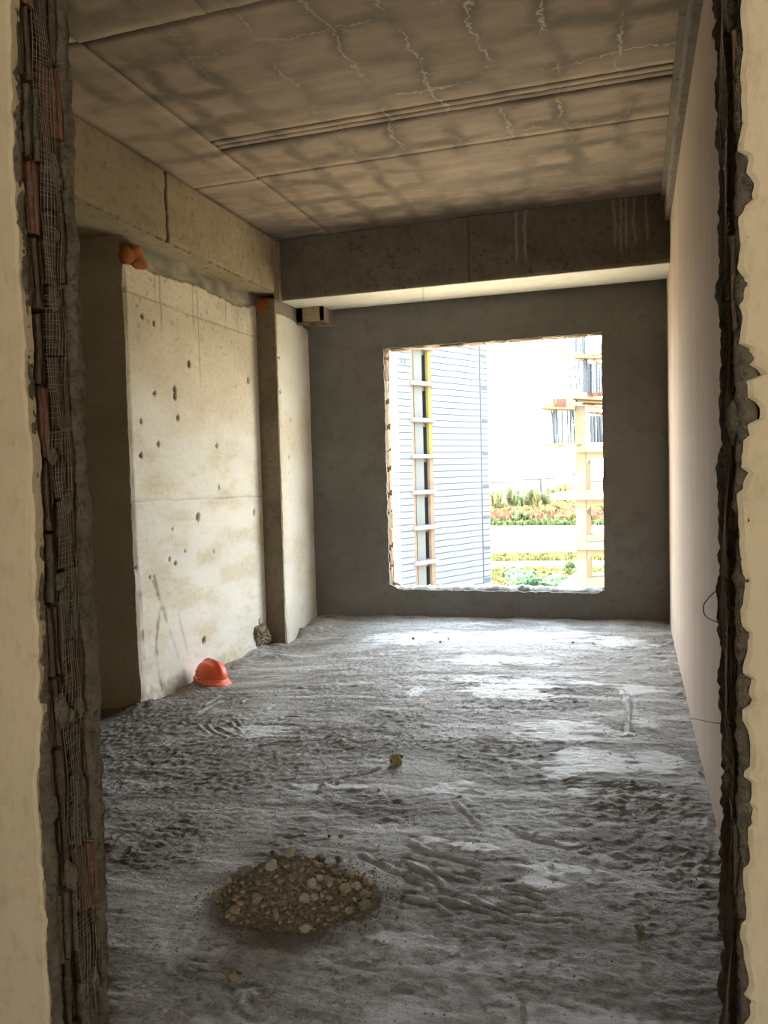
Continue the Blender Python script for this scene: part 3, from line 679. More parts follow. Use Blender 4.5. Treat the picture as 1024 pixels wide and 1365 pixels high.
for side, JX in ((1, JL), (-1, JR)):
    shapes = []
    for s in range(5):
        me = block_mesh(.05 if side > 0 else .22, .058, .15, side, s + (10 if side < 0 else 0)); me.materials.append((m_clay, m_jam, m_jam, m_mortar, m_jam)[s]); shapes.append(me)
    for leaf, y in ((0, Y1 + .022), (1, Y2 - .025 - .058)):
        z = -.36 + .07 * leaf; k = 0
        while z < 3.0:
            o = link('brick', shapes[(k * 3 + leaf * 2 + (k // 4)) % 5], None, fw_, loc=(JX + side * random.uniform(-.010, .004), y + random.uniform(-.003, .003), z))
            o.rotation_euler = (random.uniform(-.015, .015), random.uniform(-.02, .02), 0)
            z += .160; k += 1
    # mortar that squeezed out and crumbled along both arrises and in spots
    lumpy('mortar_edge', (JX - side * .012, Y2 - .024, -.35), (JX - side * .012, Y2 - .024, 3.0), .020 if side > 0 else .024, m_mortar, fw_, 21 + side, .005, 14, 1.1, (.85, .95))
    lumpy('mortar_edge', (JX - side * .018, Y1 + .020, -.35), (JX - side * .018, Y1 + .020, 3.0), .016, m_mortar, fw_, 25 + side, .005, 12, 1.2, (.8, .9))
    lumpy('cavity_rubble', (JX - side * .075, (Y1 + Y2) / 2, -.35), (JX - side * .075, (Y1 + Y2) / 2, 3.0), .028, m_mortar, fw_, 27 + side, .02, 8, 1.0)
    daubs = MB()
    for k in range(26 if side > 0 else 16):
        zz = random.uniform(-.2, 2.9); yy = random.choice((Y1 + .045, Y2 - .05, (Y1 + Y2) / 2)) + random.uniform(-.03, .05); R = random.uniform(.012, .032)
        vs = []; fs = []
        for a in range(3):
            for b in range(8):
                th = math.pi * 2 * b / 8; rr = R * (1, .75, .3)[a] * random.uniform(.7, 1.25)
                vs.append((JX + side * (-.012, .002, .009)[a], yy + rr * math.cos(th) * .6, zz + rr * math.sin(th) * 1.5))
        for a in range(2):
            for b in range(8):
                f = (a * 8 + b, a * 8 + (b + 1) % 8, (a + 1) * 8 + (b + 1) % 8, (a + 1) * 8 + b); fs.append(f if side > 0 else f[::-1])
        fs.append(tuple(range(16, 24)) if side > 0 else tuple(range(16, 24))[::-1])
        daubs.add(vs, fs)
    tag(daubs.build('mortar_daubs', m_mortar, fw_), kind='stuff')
    net = MB(); yc = (Y1 + Y2) / 2; r = random.Random(3)
    def netx(y, zz): return JX + side * (.003 + .005 * math.sin(zz * 7) + .004 * math.sin(zz * 23 + y * 60))
    ysn = [yc - .026 + .0088 * q for q in range(7)]
    for y in ysn:
        for q in range(60):
            if r.random() < .12: continue
            za, zb = -.2 + q * .052, -.2 + (q + 1) * .052
            wy = lambda zz: y + .004 * math.sin(zz * 5) + .002 * math.sin(zz * 31)
            net.bar((netx(y, za), wy(za), za), (netx(y, zb), wy(zb), zb), .0007, 3)
    zz = -.2
    while zz < 2.95:
        if r.random() > .15:
            a = r.uniform(-.004, .004); w = 4 if r.random() < .6 else 6; y0, y1 = ysn[0] - .004, ysn[w] + .003
            net.bar((netx(y0, zz), y0, zz - .003 + a), (netx(y1, zz), y1, zz + .003 + a), .0006, 3)
        zz += .0105
    tag(net.build('plaster_mesh', m_mesh, fw_), 'loose white fibre mesh strands over the cavity', kind='stuff')

# ---- rooms around: alcove behind the left opening, corridor where the camera stands
m_cor = plain('corridor_plaster', rgb(206, 186, 150), .95, .05)
al = MB().box(-4.5, -4.0, 1.4, 4.6, -.5, 3.42).build('wall_alcove', m_core); al['kind'] = 'structure'
cw = MB().box(-4.5, -4.3, -3.4, 7.4, -.5, 3.42).box(2.6, 2.8, -3.4, 1.7, -.5, 3.42).build('wall_corridor', m_cor); cw['kind'] = 'structure'
rw = MB().box(-4.5, .1, -3.4, -3.2, -.5, 3.42).box(1.8, 2.8, -3.4, -3.2, -.5, 3.42).box(.1, 1.8, -3.4, -3.2, -.5, .9).box(.1, 1.8, -3.4, -3.2, 2.6, 3.42).build('wall_rear', m_cor); rw['kind'] = 'structure'  # unseen; its opening is added as fill light for the jambs
ow = MB().box(.45, .6, 1.5, 7.25, -.5, 3.42).box(-3.35, .5, 7.0, 7.25, 3.05, 3.42).box(-4.5, -3.2, 7.06, 7.25, -.5, 3.42).box(-4.5, 2.8, -3.4, 7.3, 3.6, 3.7).build('wall_outer', m_cor); ow['kind'] = 'structure'

# ================================================================== THINGS IN THE ROOM
# ---- hard hat
m_hat = plain('orange_plastic', rgb(230, 96, 50), .38, .06, spec=.5, scale=14)
m_hat2 = plain('pale_orange_rim', rgb(236, 112, 78), .45, .05)
m_dark = plain('dark_slot', rgb(96, 30, 20), .8)
hp = onF(281, 913)
hat = empty('hard_hat', (hp.x, hp.y, floor_z(hp.x, hp.y) + .004), math.radians(-28))
tag(hat, 'orange plastic hard hat lying upright on the floor by the left wall', 'helmet')
hat.rotation_euler = (math.radians(-3), math.radians(5), math.radians(-24))
na, nr = 64, 22; A = np.linspace(0, 2 * math.pi, na, endpoint=False); V = []; 
for i in range(nr):
    t = i / (nr - 1); ph = t * math.pi / 2
    for a in A:
        ex = .132 * (1 + .04 * math.cos(a)); ey = .108
        k = math.cos(ph) ** .72; x = ex * k * math.cos(a); y = ey * k * math.sin(a); zz = .036 + .125 * math.sin(ph) ** .92
        # raised centre ridge with a hollow on each side of it
        lift = .013 * math.exp(-(y / .014) ** 2) - .006 * math.exp(-((abs(y) - .034) / .013) ** 2)
        zz += lift * min(1, math.sin(ph) * 1.6) * (1 if x > -.09 else .6)
        V.append((x, y, zz))
F = [(i * na + j, i * na + (j + 1) % na, (i + 1) * na + (j + 1) % na, (i + 1) * na + j) for i in range(nr - 1) for j in range(na)]
shell = pyobj('shell', V, F, m_hat, hat, True)
sm = shell.modifiers.new('thickness', 'SOLIDIFY'); sm.thickness = .003; sm.offset = -1
V = []; prof = [(0, .050), (.002, .036), (.012, .030), (1, .022), (1.03, .016), (1.0, .010), (.0, .020)]
for a in A:
    f = max(0, math.cos(a)); w = .009 + .046 * f ** 2.5
    ex = .132 * (1 + .04 * math.cos(a)); ey = .108
    for q, zz in prof:
        d = q * w if q >= .5 else q
        rr = 1.0; x = ex * math.cos(a); y = ey * math.sin(a); L = math.hypot(x, y); x *= (L + d) / L; y *= (L + d) / L
        V.append((x, y, zz - (.010 * f ** 2 if q > .5 else 0)))
m = len(prof); F = [(i * m + j, i * m + (j + 1) % m, ((i + 1) % na) * m + (j + 1) % m, ((i + 1) % na) * m + j)[::-1] for i in range(na) for j in range(m)]
pyobj('brim', V, F, m_hat2, hat, True)
for s in (-1, 1):
    acc = MB().obox((.02, s * .114, .045), (.034, 0, 0), (0, .010, 0), (0, 0, .022)).build('slot_lug', m_hat2, hat)
    MB().obox((.02, s * .1195, .045), (.018, 0, 0), (0, .003, 0), (0, 0, .008)).build('slot', m_dark, acc)
for x in (-.05, -.02): MB().bar((x, -.099, .088), (x + .0, -.104, .088), .004, 8).build('vent_hole', m_dark, hat)

# ---- stones
def stone_mesh(seed, sub=2, amp=.35, flat=.75, bev=0):
    import bmesh
    bm = bmesh.new(); bmesh.ops.create_icosphere(bm, subdivisions=sub, radius=1)
    r = random.Random(seed); ns = [(Vector((r.gauss(0, 1), r.gauss(0, 1), r.gauss(0, 1))).normalized(), r.uniform(.55, .9)) for _ in range(9)]
    for v in bm.verts:
        d = v.co.normalized(); k = 1.0
        for n_, c_ in ns:
            q = d.dot(n_)
            if q > c_: k = min(k, c_ / q)
        v.co = d * k * (1 + r.uniform(-.05, .05) * amp * 3)
        v.co.z *= flat
    me = bpy.data.meshes.new('stone'); bm.to_mesh(me); bm.free(); return me
m_st = [rough_mat('clod_brown', rgb(168, 146, 112), rgb(146, 126, 96), rgb(184, 162, 128), 20, 90, (1, 1, 1), .6, .004, .95),
        rough_mat('clod_dark', rgb(138, 124, 102), rgb(120, 108, 90), rgb(152, 136, 112), 20, 90, (1, 1, 1), .6, .004, .95),
        rough_mat('clod_pale', rgb(178, 164, 136), rgb(160, 146, 120), rgb(192, 178, 150), 20, 90, (1, 1, 1), .6, .004, .95)]
m_white = rough_mat('white_lump', rgb(240, 226, 196), rgb(226, 208, 174), rgb(250, 244, 228), 30, 70, (1, 1, 1), 1, .006, .9)
m_yel = rough_mat('yellow_stone', rgb(222, 190, 132), rgb(204, 170, 110), rgb(232, 208, 160), 30, 60, (1, 1, 1), 1, .006, .9)
MS = []
for s in range(12):
    me = stone_mesh(s, 2 if s < 8 else 1, .75, random.uniform(.6, .9)); me.materials.append(m_st[(0, 0, 1, 2)[s % 4]]); MS.append(me)
def stone(name, p, r, mesh=None, mat=None, seed=0, flat=1.0):
    me = mesh or stone_mesh(seed, 3, .5)
    o = link(name, me, mat, loc=p); rr = random.Random(seed + 5)
    o.scale = (r * rr.uniform(.85, 1.25), r * rr.uniform(.75, 1.0), r * flat); o.rotation_euler = (rr.uniform(-.4, .4), rr.uniform(-.4, .4), rr.uniform(0, 6.3)); return o
# heap of dug-out dirt
pc = Vector((-1.07, 2.265, 0)); PA, PB, PH = .235, .195, .140
def pile_h(x, y):
    u = (x - pc.x) / PA; w = (y - pc.y) / PB; q = np.hypot(u, w) * (1 + .22 * (fbm(x * 8, y * 8, 4, 2) - .5))
    h = PH * np.clip(1 - q, 0, 1) ** .95 * (1 + .25 * (fbm(x * 12, y * 12, 6, 3) - .5))
    u2 = (x - pc.x - .15) / .15; w2 = (y - pc.y - .03) / .14
    return np.maximum(h, .055 * np.clip(1 - np.hypot(u2, w2), 0, 1))
gx_ = np.linspace(pc.x - .34, pc.x + .36, 150); gy_ = np.linspace(pc.y - .28, pc.y + .28, 130)
X, Y = np.meshgrid(gx_, gy_, indexing='ij'); Hh = pile_h(X, Y)
m_dirt = rough_mat('heap_dirt', rgb(118, 98, 68), rgb(100, 82, 56), rgb(134, 114, 82), 14, 70, (1, 1, 1), .9, .006, 1)
Z = zbase(X, Y) + Hh + .008 * (fbm(X * 45, Y * 45, 8, 3) - .5) * (Hh > 0) + np.where(Hh < .002, -.03, -.0)
tag(link('dirt_heap', fast_mesh('dirt_heap', np.stack([X, Y, Z], -1).reshape(-1, 3), grid_faces(150, 130)), m_dirt), 'low heap of brown dirt and crumbled mortar on the floor', 'rubble heap', kind='stuff')
def pz(x, y): return max(float(zbase(x, y)) + float(pile_h(np.array(x), np.array(y))), floor_z(x, y))
rr = random.Random(11); placed = []
n_s = 0
for k in range(4000):
    if n_s >= 270: break
    u = rr.uniform(-1.1, 1.35); w = rr.uniform(-1.1, .9)
    if u * u * .8 + w * w > 1.05: continue
    x = pc.x + u * PA; y = pc.y + w * PB
    r = (.0065 + .017 * rr.random() ** 2.0) * (1.15 if w > -.3 else .9)
    if any((x - a) ** 2 + (y - b) ** 2 < (r + c_) ** 2 * .95 for a, b, c_ in placed): continue
    placed.append((x, y, r)); n_s += 1
    tag(stone('rubble_stone', (x, y, pz(x, y) + r * .5), r, rr.choice(MS), None, k), 'small brown lump of rubble lying on the dirt heap', 'stone', 'rubble lumps on the dirt heap')
def top_stone(px, py, r, mat, label, seed, flat=.9, cat='stone', name='stone'):
    """A named stone on the heap: walk along the pixel's ray until it meets the heap."""
    d = ray(px, py).normalized(); t = 1.5
    while t < 4:
        p = CAM + d * t
        if p.z < pz(p.x, p.y) + r * .55: break
        t += .002
    me = stone_mesh(seed, 3, .6, flat); return tag(stone(name, (p.x, p.y, p.z), r, me, mat, seed), label, cat)
top_stone(417, 1177, .0185, m_white, 'chalky white lump sitting on the dirt heap', 101, name='white_lump')
top_stone(402, 1172, .019, m_st[1], 'dark rounded stone touching the white lump on its left', 102)
top_stone(390, 1172, .013, m_st[0], 'small round stone left of the dark stone beside the white lump', 103)
top_stone(419, 1196, .015, m_st[2], 'angular grey stone just below the white lump', 104)
top_stone(408, 1237, .018, m_st[2], 'large pale grey stone at the front foot of the dirt heap', 105)
top_stone(343, 1198, .021, m_st[0], 'broad brown clod on the left middle of the dirt heap', 106)
top_stone(361, 1150, .020, m_st[0], 'big brown clod near the crest of the dirt heap', 107)
top_stone(364, 1137, .012, m_st[1], 'pointed clod crowning the top of the dirt heap', 108)
top_stone(395, 1153, .017, m_st[1], 'dark clod on the crest right of the big brown clod', 109)
top_stone(438, 1171, .019, m_st[0], 'long flat clod right of the white lump', 110, .5)
top_stone(466, 1213, .014, m_st[2], 'pale stone at the right foot of the dirt heap', 111)
top_stone(471, 1167, .013, m_st[0], 'brown stone lying off the upper right of the dirt heap', 112)
top_stone(383, 1137, .010, m_st[1], 'small dark stone behind the crest of the dirt heap', 113)
top_stone(314, 1212, .020, m_st[0], 'elongated brown clod on the left flank of the dirt heap', 114, .6)
# yellow stone in the middle of the floor
p = onF(527, 1018); tag(stone('stone', (p.x, p.y, floor_z(p.x, p.y) + .014), .040, stone_mesh(146, 3, .9, .9), m_yel, 3), 'yellow porous stone alone in the middle of the floor', 'stone')
def fstone(px, py, r, mi, label, seed):
    p = onF(px, py); return tag(stone('stone', (p.x, p.y, floor_z(p.x, p.y) + r * .4), r, stone_mesh(seed, 2, .5, .8), (m_st + [m_white])[mi], seed), label, 'stone')
fstone(535, 1009, .012, 1, 'small dark stone tucked behind the yellow stone', 141)
fstone(551, 853, .017, 1, 'black pebble near the window wall, closest to the pillar', 142)
fstone(587, 856, .014, 1, 'dark pebble on the far floor, left one of a close pair', 143)
fstone(598, 853, .012, 1, 'dark pebble on the far floor, right one of a close pair', 144)
fstone(764, 857, .012, 1, 'dark pebble on the far floor below the window', 145)
fstone(933, 1031, .009, 3, 'tiny white chip on the floor against the right wall', 146)
fstone(505, 1054, .010, 3, 'small white chip on the floor left below the yellow stone', 147)
fstone(312, 1306, .016, 0, 'flat brown stone on the floor in front of the dirt heap', 148)
fstone(852, 1240, .018, 0, 'brown clod on the floor towards the right wall', 149)
fstone(698, 1352, .012, 2, 'pale pebble at the bottom edge of the photo, right of centre', 150)
fstone(455, 1113, .012, 0, 'round brown pebble behind the dirt heap, right one of two', 151)
fstone(439, 1115, .010, 1, 'dark pebble behind the dirt heap, left one of two', 152)
fstone(451, 1146, .014, 0, 'brown pebble between the dirt heap and the two behind it', 153)
fstone(535, 1284, .008, 2, 'pale pebble right of the heap towards the bottom', 154)
# clump of mortar and grass-like debris at the foot of the wall
p = onF(343, 868); lump = tag(link('mortar_clump', stone_mesh(160, 4, 1.0, .8), m_st[1], loc=(p.x + .02, p.y, floor_z(p.x, p.y) + .05)), 'grey brown clump of dried mortar leaning on the wall beside the pillar', 'mortar clump'); lump.scale = (.10, .16, .13)
# grit: too fine to count
def grit(name, pts, seed, mat, label=None):
    tet = np.array([(1, 1, 1), (-1, -1, 1), (-1, 1, -1), (1, -1, -1)]) * .6; r = np.random.default_rng(seed); V = []; F = []
    for k, (x, y, z_, s) in enumerate(pts):
        q = r.normal(size=(3, 3)); q, _ = np.linalg.qr(q); v = tet * r.uniform(.7, 1.3, (4, 1)); V.append(v @ q * s + (x, y, z_)); F.append(np.array([(0, 1, 2), (0, 3, 1), (0, 2, 3), (1, 3, 2)]) + 4 * k)
    return tag(link(name, fast_mesh(name, np.concatenate(V), np.concatenate(F)), mat), label, None, None, 'stuff')
pts = []
for k in range(7000):
    u = rr.gauss(0, .55); w = rr.gauss(-.05, .55)
    if u * u + w * w > 2.2: continue
    x = pc.x + .03 + u * PA; y = pc.y + w * PB; pts.append((x, y, pz(x, y) + .001, rr.uniform(.0015, .0050) if u * u + w * w > .8 else rr.uniform(.003, .0095)))
grit('crumbs', pts, 1, m_st[1], 'fine crumbs of dirt over and around the heap')['category'] = 'crumbs'
pts = []
for k in range(9000):
    y = 1.62 + 5.3 * rr.random() ** 1.4; x = rr.uniform(-3.0, .26)
    if vn(np.array(x * 2.3), np.array(y * 2.3), 5) < rr.uniform(.2, .8): continue
    pts.append((x, y, floor_z(x, y) + .0005, rr.uniform(.001, .0036 + .0006 * y)))
grit('grit', pts, 2, m_st[0], 'fine grit scattered over the whole floor')['category'] = 'grit'

# ---- orange foam lumps left on the wall heads
def foam(px, py, x, sc, label, seed):
    p = onX(px, py, x); import bmesh
    bm = bmesh.new(); r = random.Random(seed)
    for k in range(16):
        q = bmesh.ops.create_icosphere(bm, subdivisions=3, radius=r.uniform(.25, .42))['verts']; off = Vector((r.uniform(-.35, .35), r.uniform(-.7, .7), r.uniform(-.6, .6)))
        for v in q: v.co = v.co * (1 + r.uniform(-.12, .12)) + off
    me = bpy.data.meshes.new('foam_lump'); bm.to_mesh(me); bm.free()
    o = link('foam_lump', me, m_foam, loc=p); o.scale = sc; return tag(o, label, 'foam')
foam(174, 340, XW, (.09, .16, .10), 'orange sealing foam at the top front corner of the left wall', 3)
foam(353, 410, -3.09, (.14, .10, .10), 'orange sealing foam on top of the pillar under the beam', 4)

# ---- wires
def wire(name, pts, r, mat, label, cat='wire'):
    P = []
    Q = [pts[0]] + list(pts) + [pts[-1]]
    for i in range(len(pts) - 1):
        a, b, c_, d_ = Q[i:i + 4]
        for q in range(6):
            t = q / 6; P.append(.5 * ((2 * b) + (c_ - a) * t + (2 * a - 5 * b + 4 * c_ - d_) * t * t + (3 * b - a - 3 * c_ + d_) * t ** 3))
    P.append(pts[-1]); w = MB()
    for a, b in zip(P, P[1:]): w.bar(a, b, r, 6)
    return tag(w.build(name, mat), label, cat)
m_wire = plain('dark_wire', rgb(70, 60, 52), .6)
wire('wire', [onY(966, 784, 1.57), onY(955, 788, 1.60), onY(945, 797, 1.63), onY(938, 808, 1.65), onY(940, 820, 1.65), onY(950, 827, 1.61), onY(964, 832, 1.57)], .0011, m_wire, 'thin dark wire looping out of the right door jamb')
wire('wire', [onY(966, 965, 1.57), onY(950, 963, 1.62), onY(935, 960, 1.72), onY(919, 957, 1.85)], .0010, m_wire, 'thin straight wire sticking out low from the right door jamb')

# ================================================================== OUTSIDE
GZ = -20.0
def ground_at(px, py, z=GZ): return onZ(px, py, z)
m_field = rough_mat('field_grass', rgb(150, 150, 84, 0.296), rgb(164, 152, 100, 0.296), rgb(132, 140, 74, 0.296), .02, .15, (1, 1, 1), .2, .3, 1, pale=None)
fld = MB().box(-1500, 1800, 30, 1500, GZ - 1, GZ).build('ground', m_field); tag(fld, 'wide green and yellow fields below the window', kind='structure')
m_conc_out = rough_mat('sunlit_concrete', rgb(196, 186, 164, 0.222), rgb(210, 202, 184, 0.222), rgb(184, 172, 148, 0.222), .05, .3, (1, 1, 1), .1, .1, .95)
m_gravel = rough_mat('pale_gravel', rgb(186, 174, 148, 0.207), rgb(160, 152, 120, 0.207), rgb(206, 196, 170, 0.207), .06, .5, (1, 1, 1), .3, .3, 1)
m_bounce = rough_mat('bounce_ground', rgb(178, 162, 132), rgb(196, 182, 152), rgb(160, 146, 116), .1, .7, (1, 1, 1), .3, .2, 1)
def strip(name, quad, z, mat, label):
    V = [ground_at(*q) for q in quad]; V = [(v.x, v.y, z) for v in V] + [(v.x, v.y, GZ - .3) for v in V]
    return tag(pyobj(name, V, [(3, 2, 1, 0)[::-1], (0, 1, 5, 4), (1, 2, 6, 5), (2, 3, 7, 6), (3, 0, 4, 7)], mat), label, kind='structure')
strip('ground_road', [(420, 716), (1100, 710), (1100, 699), (420, 703)], GZ + .10, m_conc_out, 'pale concrete road crossing the fields')
strip('ground_yard', [(420, 741), (1100, 736), (1100, 714), (420, 719)], GZ + .06, m_gravel, 'pale gravel ground in front of the road')
strip('ground_path', [(420, 757), (740, 755), (800, 748), (420, 750)], GZ + .08, m_gravel, 'narrow pale path through the scrub')
tag(MB().box(-150, 150, 8, 104, GZ - .5, GZ + .12).build('ground_bounce', m_bounce), 'unseen pale ground close below, added for warm bounce light', kind='structure')  # unseen ground added to bounce warm sunlight up into the room

# ---- plants
m_leaf = [plain('leaf_green', rgb(118, 138, 78, 0.311), .8, .3, scale=.5), plain('leaf_yellow', rgb(172, 166, 92, 0.311), .8, .3, scale=.5), plain('leaf_olive', rgb(142, 142, 92, 0.311), .8, .3, scale=.5),
          plain('leaf_red', rgb(176, 134, 96, 0.311), .9, .3, scale=.5), plain('leaf_bluegreen', rgb(128, 166, 116, 0.30), .8, .25, scale=.5)]
m_bark = plain('bark', rgb(110, 90, 66), .9)
def crown_mesh(seed, n=420, clumps=9, flat=.8):
    r = random.Random(seed); V = []; F = []
    cs = [(Vector((r.gauss(0, .38), r.gauss(0, .38), r.uniform(.25, 1) * flat)), r.uniform(.22, .42)) for _ in range(clumps)]
    for k in range(n):
        c_, R = r.choice(cs); d = Vector((r.gauss(0, 1), r.gauss(0, 1), r.gauss(0, 1))).normalized(); p = c_ + d * R * r.uniform(.75, 1.05)
        q = (d + Vector((r.gauss(0, .5), r.gauss(0, .5), r.gauss(0, .5)))).normalized(); a = q.orthogonal().normalized() * r.uniform(.035, .06); b = q.cross(a)
        i = len(V); V += [p - a - b * .6, p + a - b * .6, p + a * .5 + b, p - a * .5 + b]; F.append((i, i + 1, i + 2, i + 3))
    for c_, R in cs:      # dense heart of each clump
        i = len(V); m = 6
        for a in range(1, 4):
            for b in range(m): th = math.pi * a / 4; f = 2 * math.pi * b / m; V.append(c_ + Vector((math.sin(th) * math.cos(f), math.sin(th) * math.sin(f), math.cos(th))) * R * .82)
        V += [c_ + Vector((0, 0, R * .82)), c_ - Vector((0, 0, R * .82))]
        for b in range(m):
            n_ = (b + 1) % m; F += [(i + 3 * m, i + b, i + n_), (i + b, i + m + b, i + m + n_, i + n_), (i + m + b, i + 2 * m + b, i + 2 * m + n_, i + m + n_), (i + 2 * m + b, i + 3 * m + 1, i + 2 * m + n_)]
    me = bpy.data.meshes.new('crown'); me.from_pydata([tuple(v) for v in V], [], F); me.update(); return me
CR = {}
def tree(name, px, base_y, w_px, top_y, mi, label, group=None, seed=0, cat='tree'):
    g_ = ground_at(px, base_y); dist = (g_ - CAM).dot(_fw); W = w_px * dist / FOC; H = (base_y - top_y) * dist / FOC
    t = empty(name, (g_.x, g_.y, GZ), seed * 1.3); tag(t, label, cat, group)
    key = (seed % 4, mi)
    if key not in CR: CR[key] = crown_mesh(seed % 4 + 20, 900 if name == 'round_tree' else 420); CR[key].materials.append(m_leaf[mi])
    c_ = link('crown', CR[key], None, t, loc=(0, 0, H * .05)); c_.scale = (W * .62, W * .62, H * .82)
    MB().bar((0, 0, -.2), (0, 0, H * .5), W * .035, 6, 0, W * .02).build('trunk', m_bark, t)
    return t
for k, q in enumerate([(657, 684, 16, 652, 2, 'leftmost olive tree of the far tree row, beside the tower'), (668, 683, 14, 650, 1, 'yellowish tree second from the tower in the far tree row'), (680, 682, 18, 646, 2, 'tall olive tree third from the tower in the far row'),
                       (692, 683, 14, 652, 0, 'green tree in the left middle of the far tree row'), (704, 681, 16, 648, 2, 'olive tree below the flat grey far building'), (716, 681, 16, 650, 1, 'yellowish tree in the middle of the far tree row'),
                       (727, 680, 14, 654, 2, 'low olive tree right of the middle of the far row'), (737, 675, 18, 644, 0, 'dense green tree just above the unfinished slab end'), (752, 670, 22, 641, 1, 'broad yellow tree left of the concrete column'),
                       (763, 672, 12, 652, 4, 'small bluish green tree next to the concrete column'), (797, 668, 14, 652, 2, 'olive tree seen to the right of the concrete column')]):
    tree('far_tree', *q[:5], q[5], 'trees along the far edge of the field', k)
tree('round_tree', 700, 803, 74, 756, 4, 'large round bluish green tree below the window, nearest the tower', None, 2)
tree('scrub_bush', 760, 765, 22, 745, 0, 'green bush left of the lowest concrete column', None, 5, 'bush')
tree('scrub_bush', 742, 790, 26, 760, 2, 'grey green bush right of the large round tree', None, 6, 'bush')
tree('scrub_bush', 694, 697, 26, 676, 0, 'dark green bush among the reddish brush', None, 7, 'bush')
tree('scrub_bush', 768, 698, 22, 678, 1, 'yellow bush at the right end of the reddish brush', None, 8, 'bush')
def brush(name, quad, n, size, mi, label, seed):
    """Scrub too dense to count: leaf tufts between four pixels of ground."""
    r = random.Random(seed); P = [ground_at(*q) for q in quad]; V = []; F = []
    for k in range(n):
        a, b = r.random(), r.random(); p = (P[0] * (1 - a) + P[1] * a) * (1 - b) + (P[3] * (1 - a) + P[2] * a) * b; s = size * r.uniform(.5, 1.3)
        for q in range(3):
            i = len(V); f = r.uniform(0, 3.14); d = Vector((math.cos(f), math.sin(f), 0)) * s; h = s * r.uniform(.6, 1.2)
            V += [p - d, p + d, p + d * .6 + Vector((0, 0, h)), p - d * .5 + Vector((r.uniform(-.3, .3), 0, h * 1.2))]; F.append((i, i + 1, i + 2, i + 3))
    o = pyobj(name, V, F, m_leaf[mi]); o['category'] = 'scrub'; return tag(o, label, kind='stuff')
brush('red_brush', [(560, 697), (1000, 692), (1000, 682), (560, 684)], 1500, 2.0, 3, 'band of reddish brown brush in front of the far trees', 1)
brush('green_scrub', [(560, 702), (1000, 698), (1000, 694), (560, 697)], 900, 1.2, 0, 'strip of green scrub bordering the pale road', 2)
brush('yellow_scrub', [(560, 749), (860, 746), (860, 739), (560, 742)], 1100, .7, 1, 'yellow green weeds between yard and path', 3)
brush('near_scrub', [(600, 798), (860, 790), (860, 758), (600, 760)], 1600, .6, 1, 'yellow green scrub around the large round tree', 4)
brush('back_scrub', [(560, 690), (1000, 684), (1000, 672), (560, 676)], 900, 2.4, 1, 'yellow green scrub at the foot of the far trees', 5)

# ---- buildings on the horizon
m_farb = plain('hazed_far_wall', rgb(206, 202, 196, 0.222), .9, .05, scale=.05); m_farw = plain('hazed_far_window', rgb(176, 180, 184, 0.192), .5)  # distance haze put into the pale wall and window colours
def far_building(px0, px1, top, base, label, floors, bays):
    a = ground_at(px0, base); Yd = a.y; p0, p1 = onY(px0, top, Yd), onY(px1, top, Yd)
    t = empty('far_building', ((p0.x + p1.x) / 2, Yd + 8, GZ)); tag(t, label, 'building')
    W = (p1.x - p0.x) / 2; H = p0.z - GZ
    MB().box(-W, W, -8, 8, 0, H).build('wall', m_farb, t); MB().box(-W - .5, W + .5, -8.5, 8.5, H, H + .8).build('roof', m_farw, t)
    for f in range(floors):
        for b in range(bays):
            w_ = 2 * W / bays; x = -W + w_ * (b + .5); zz = H - (f + .6) * 3.4
            MB().box(x - w_ * .3, x + w_ * .3, -8.15, -7.9, zz - .9, zz + .9).build('window', m_farw, t)
far_building(650, 678, 643, 664, 'long low white building on the horizon beside the tower', 2, 7)
far_building(697, 720, 639, 662, 'flat grey building on the horizon left of the middle', 2, 6)
far_building(726, 739, 637, 662, 'pale block on the horizon, right of the flat grey building', 3, 4)
far_building(763, 768, 632, 660, 'narrow striped tower block on the horizon by the concrete column', 6, 1)
far_building(789, 815, 641, 661, 'pale houses on the horizon right of the concrete column', 2, 6)

# ---- clad tower on the left
m_clad = plain('blue_white_cladding', rgb(176, 186, 206, 0.2), .55, .03, scale=.3)
m_clad2 = plain('white_cladding', rgb(196, 198, 204, 0.296), .55, .02, scale=.3)
m_teal = plain('teal_joint', rgb(112, 136, 146, 0.178), .7, .1)
m_slabc = plain('slab_concrete', rgb(196, 190, 180, 0.207), .9, .08)
m_inf = plain('grey_infill', rgb(150, 152, 148, 0.252), .9, .08)
m_yins = plain('yellow_insulation', rgb(206, 186, 92, 0.192), .8, .08)
m_tanw = plain('tan_brickwork', rgb(176, 144, 118, 0.266), .9, .12, scale=2)
m_void = plain('dark_interior', rgb(58, 54, 56, 0.592), .9)
T0 = CAM + ray(577, 600) * (63 / FOC)
uv = ray(1580, 601); U = Vector((uv.x, uv.y, 0)).normalized(); Nn = Vector((U.y, -U.x, 0)); Wv = -Nn      # U along the face, Nn out of it, Wv into the block
def tow(px):
    """Distance along the face (metres from T0) where the pixel column px meets it."""
    d = ray(px, 620); k = (T0 - CAM).dot(Nn) / d.dot(Nn); p = CAM + d * k; return (p - T0).dot(U)
tw = empty('clad_tower', (T0.x, T0.y, GZ), math.atan2(U.y, U.x)); tag(tw, 'high tower clad in bluish white boards with a column of open bays', 'building')
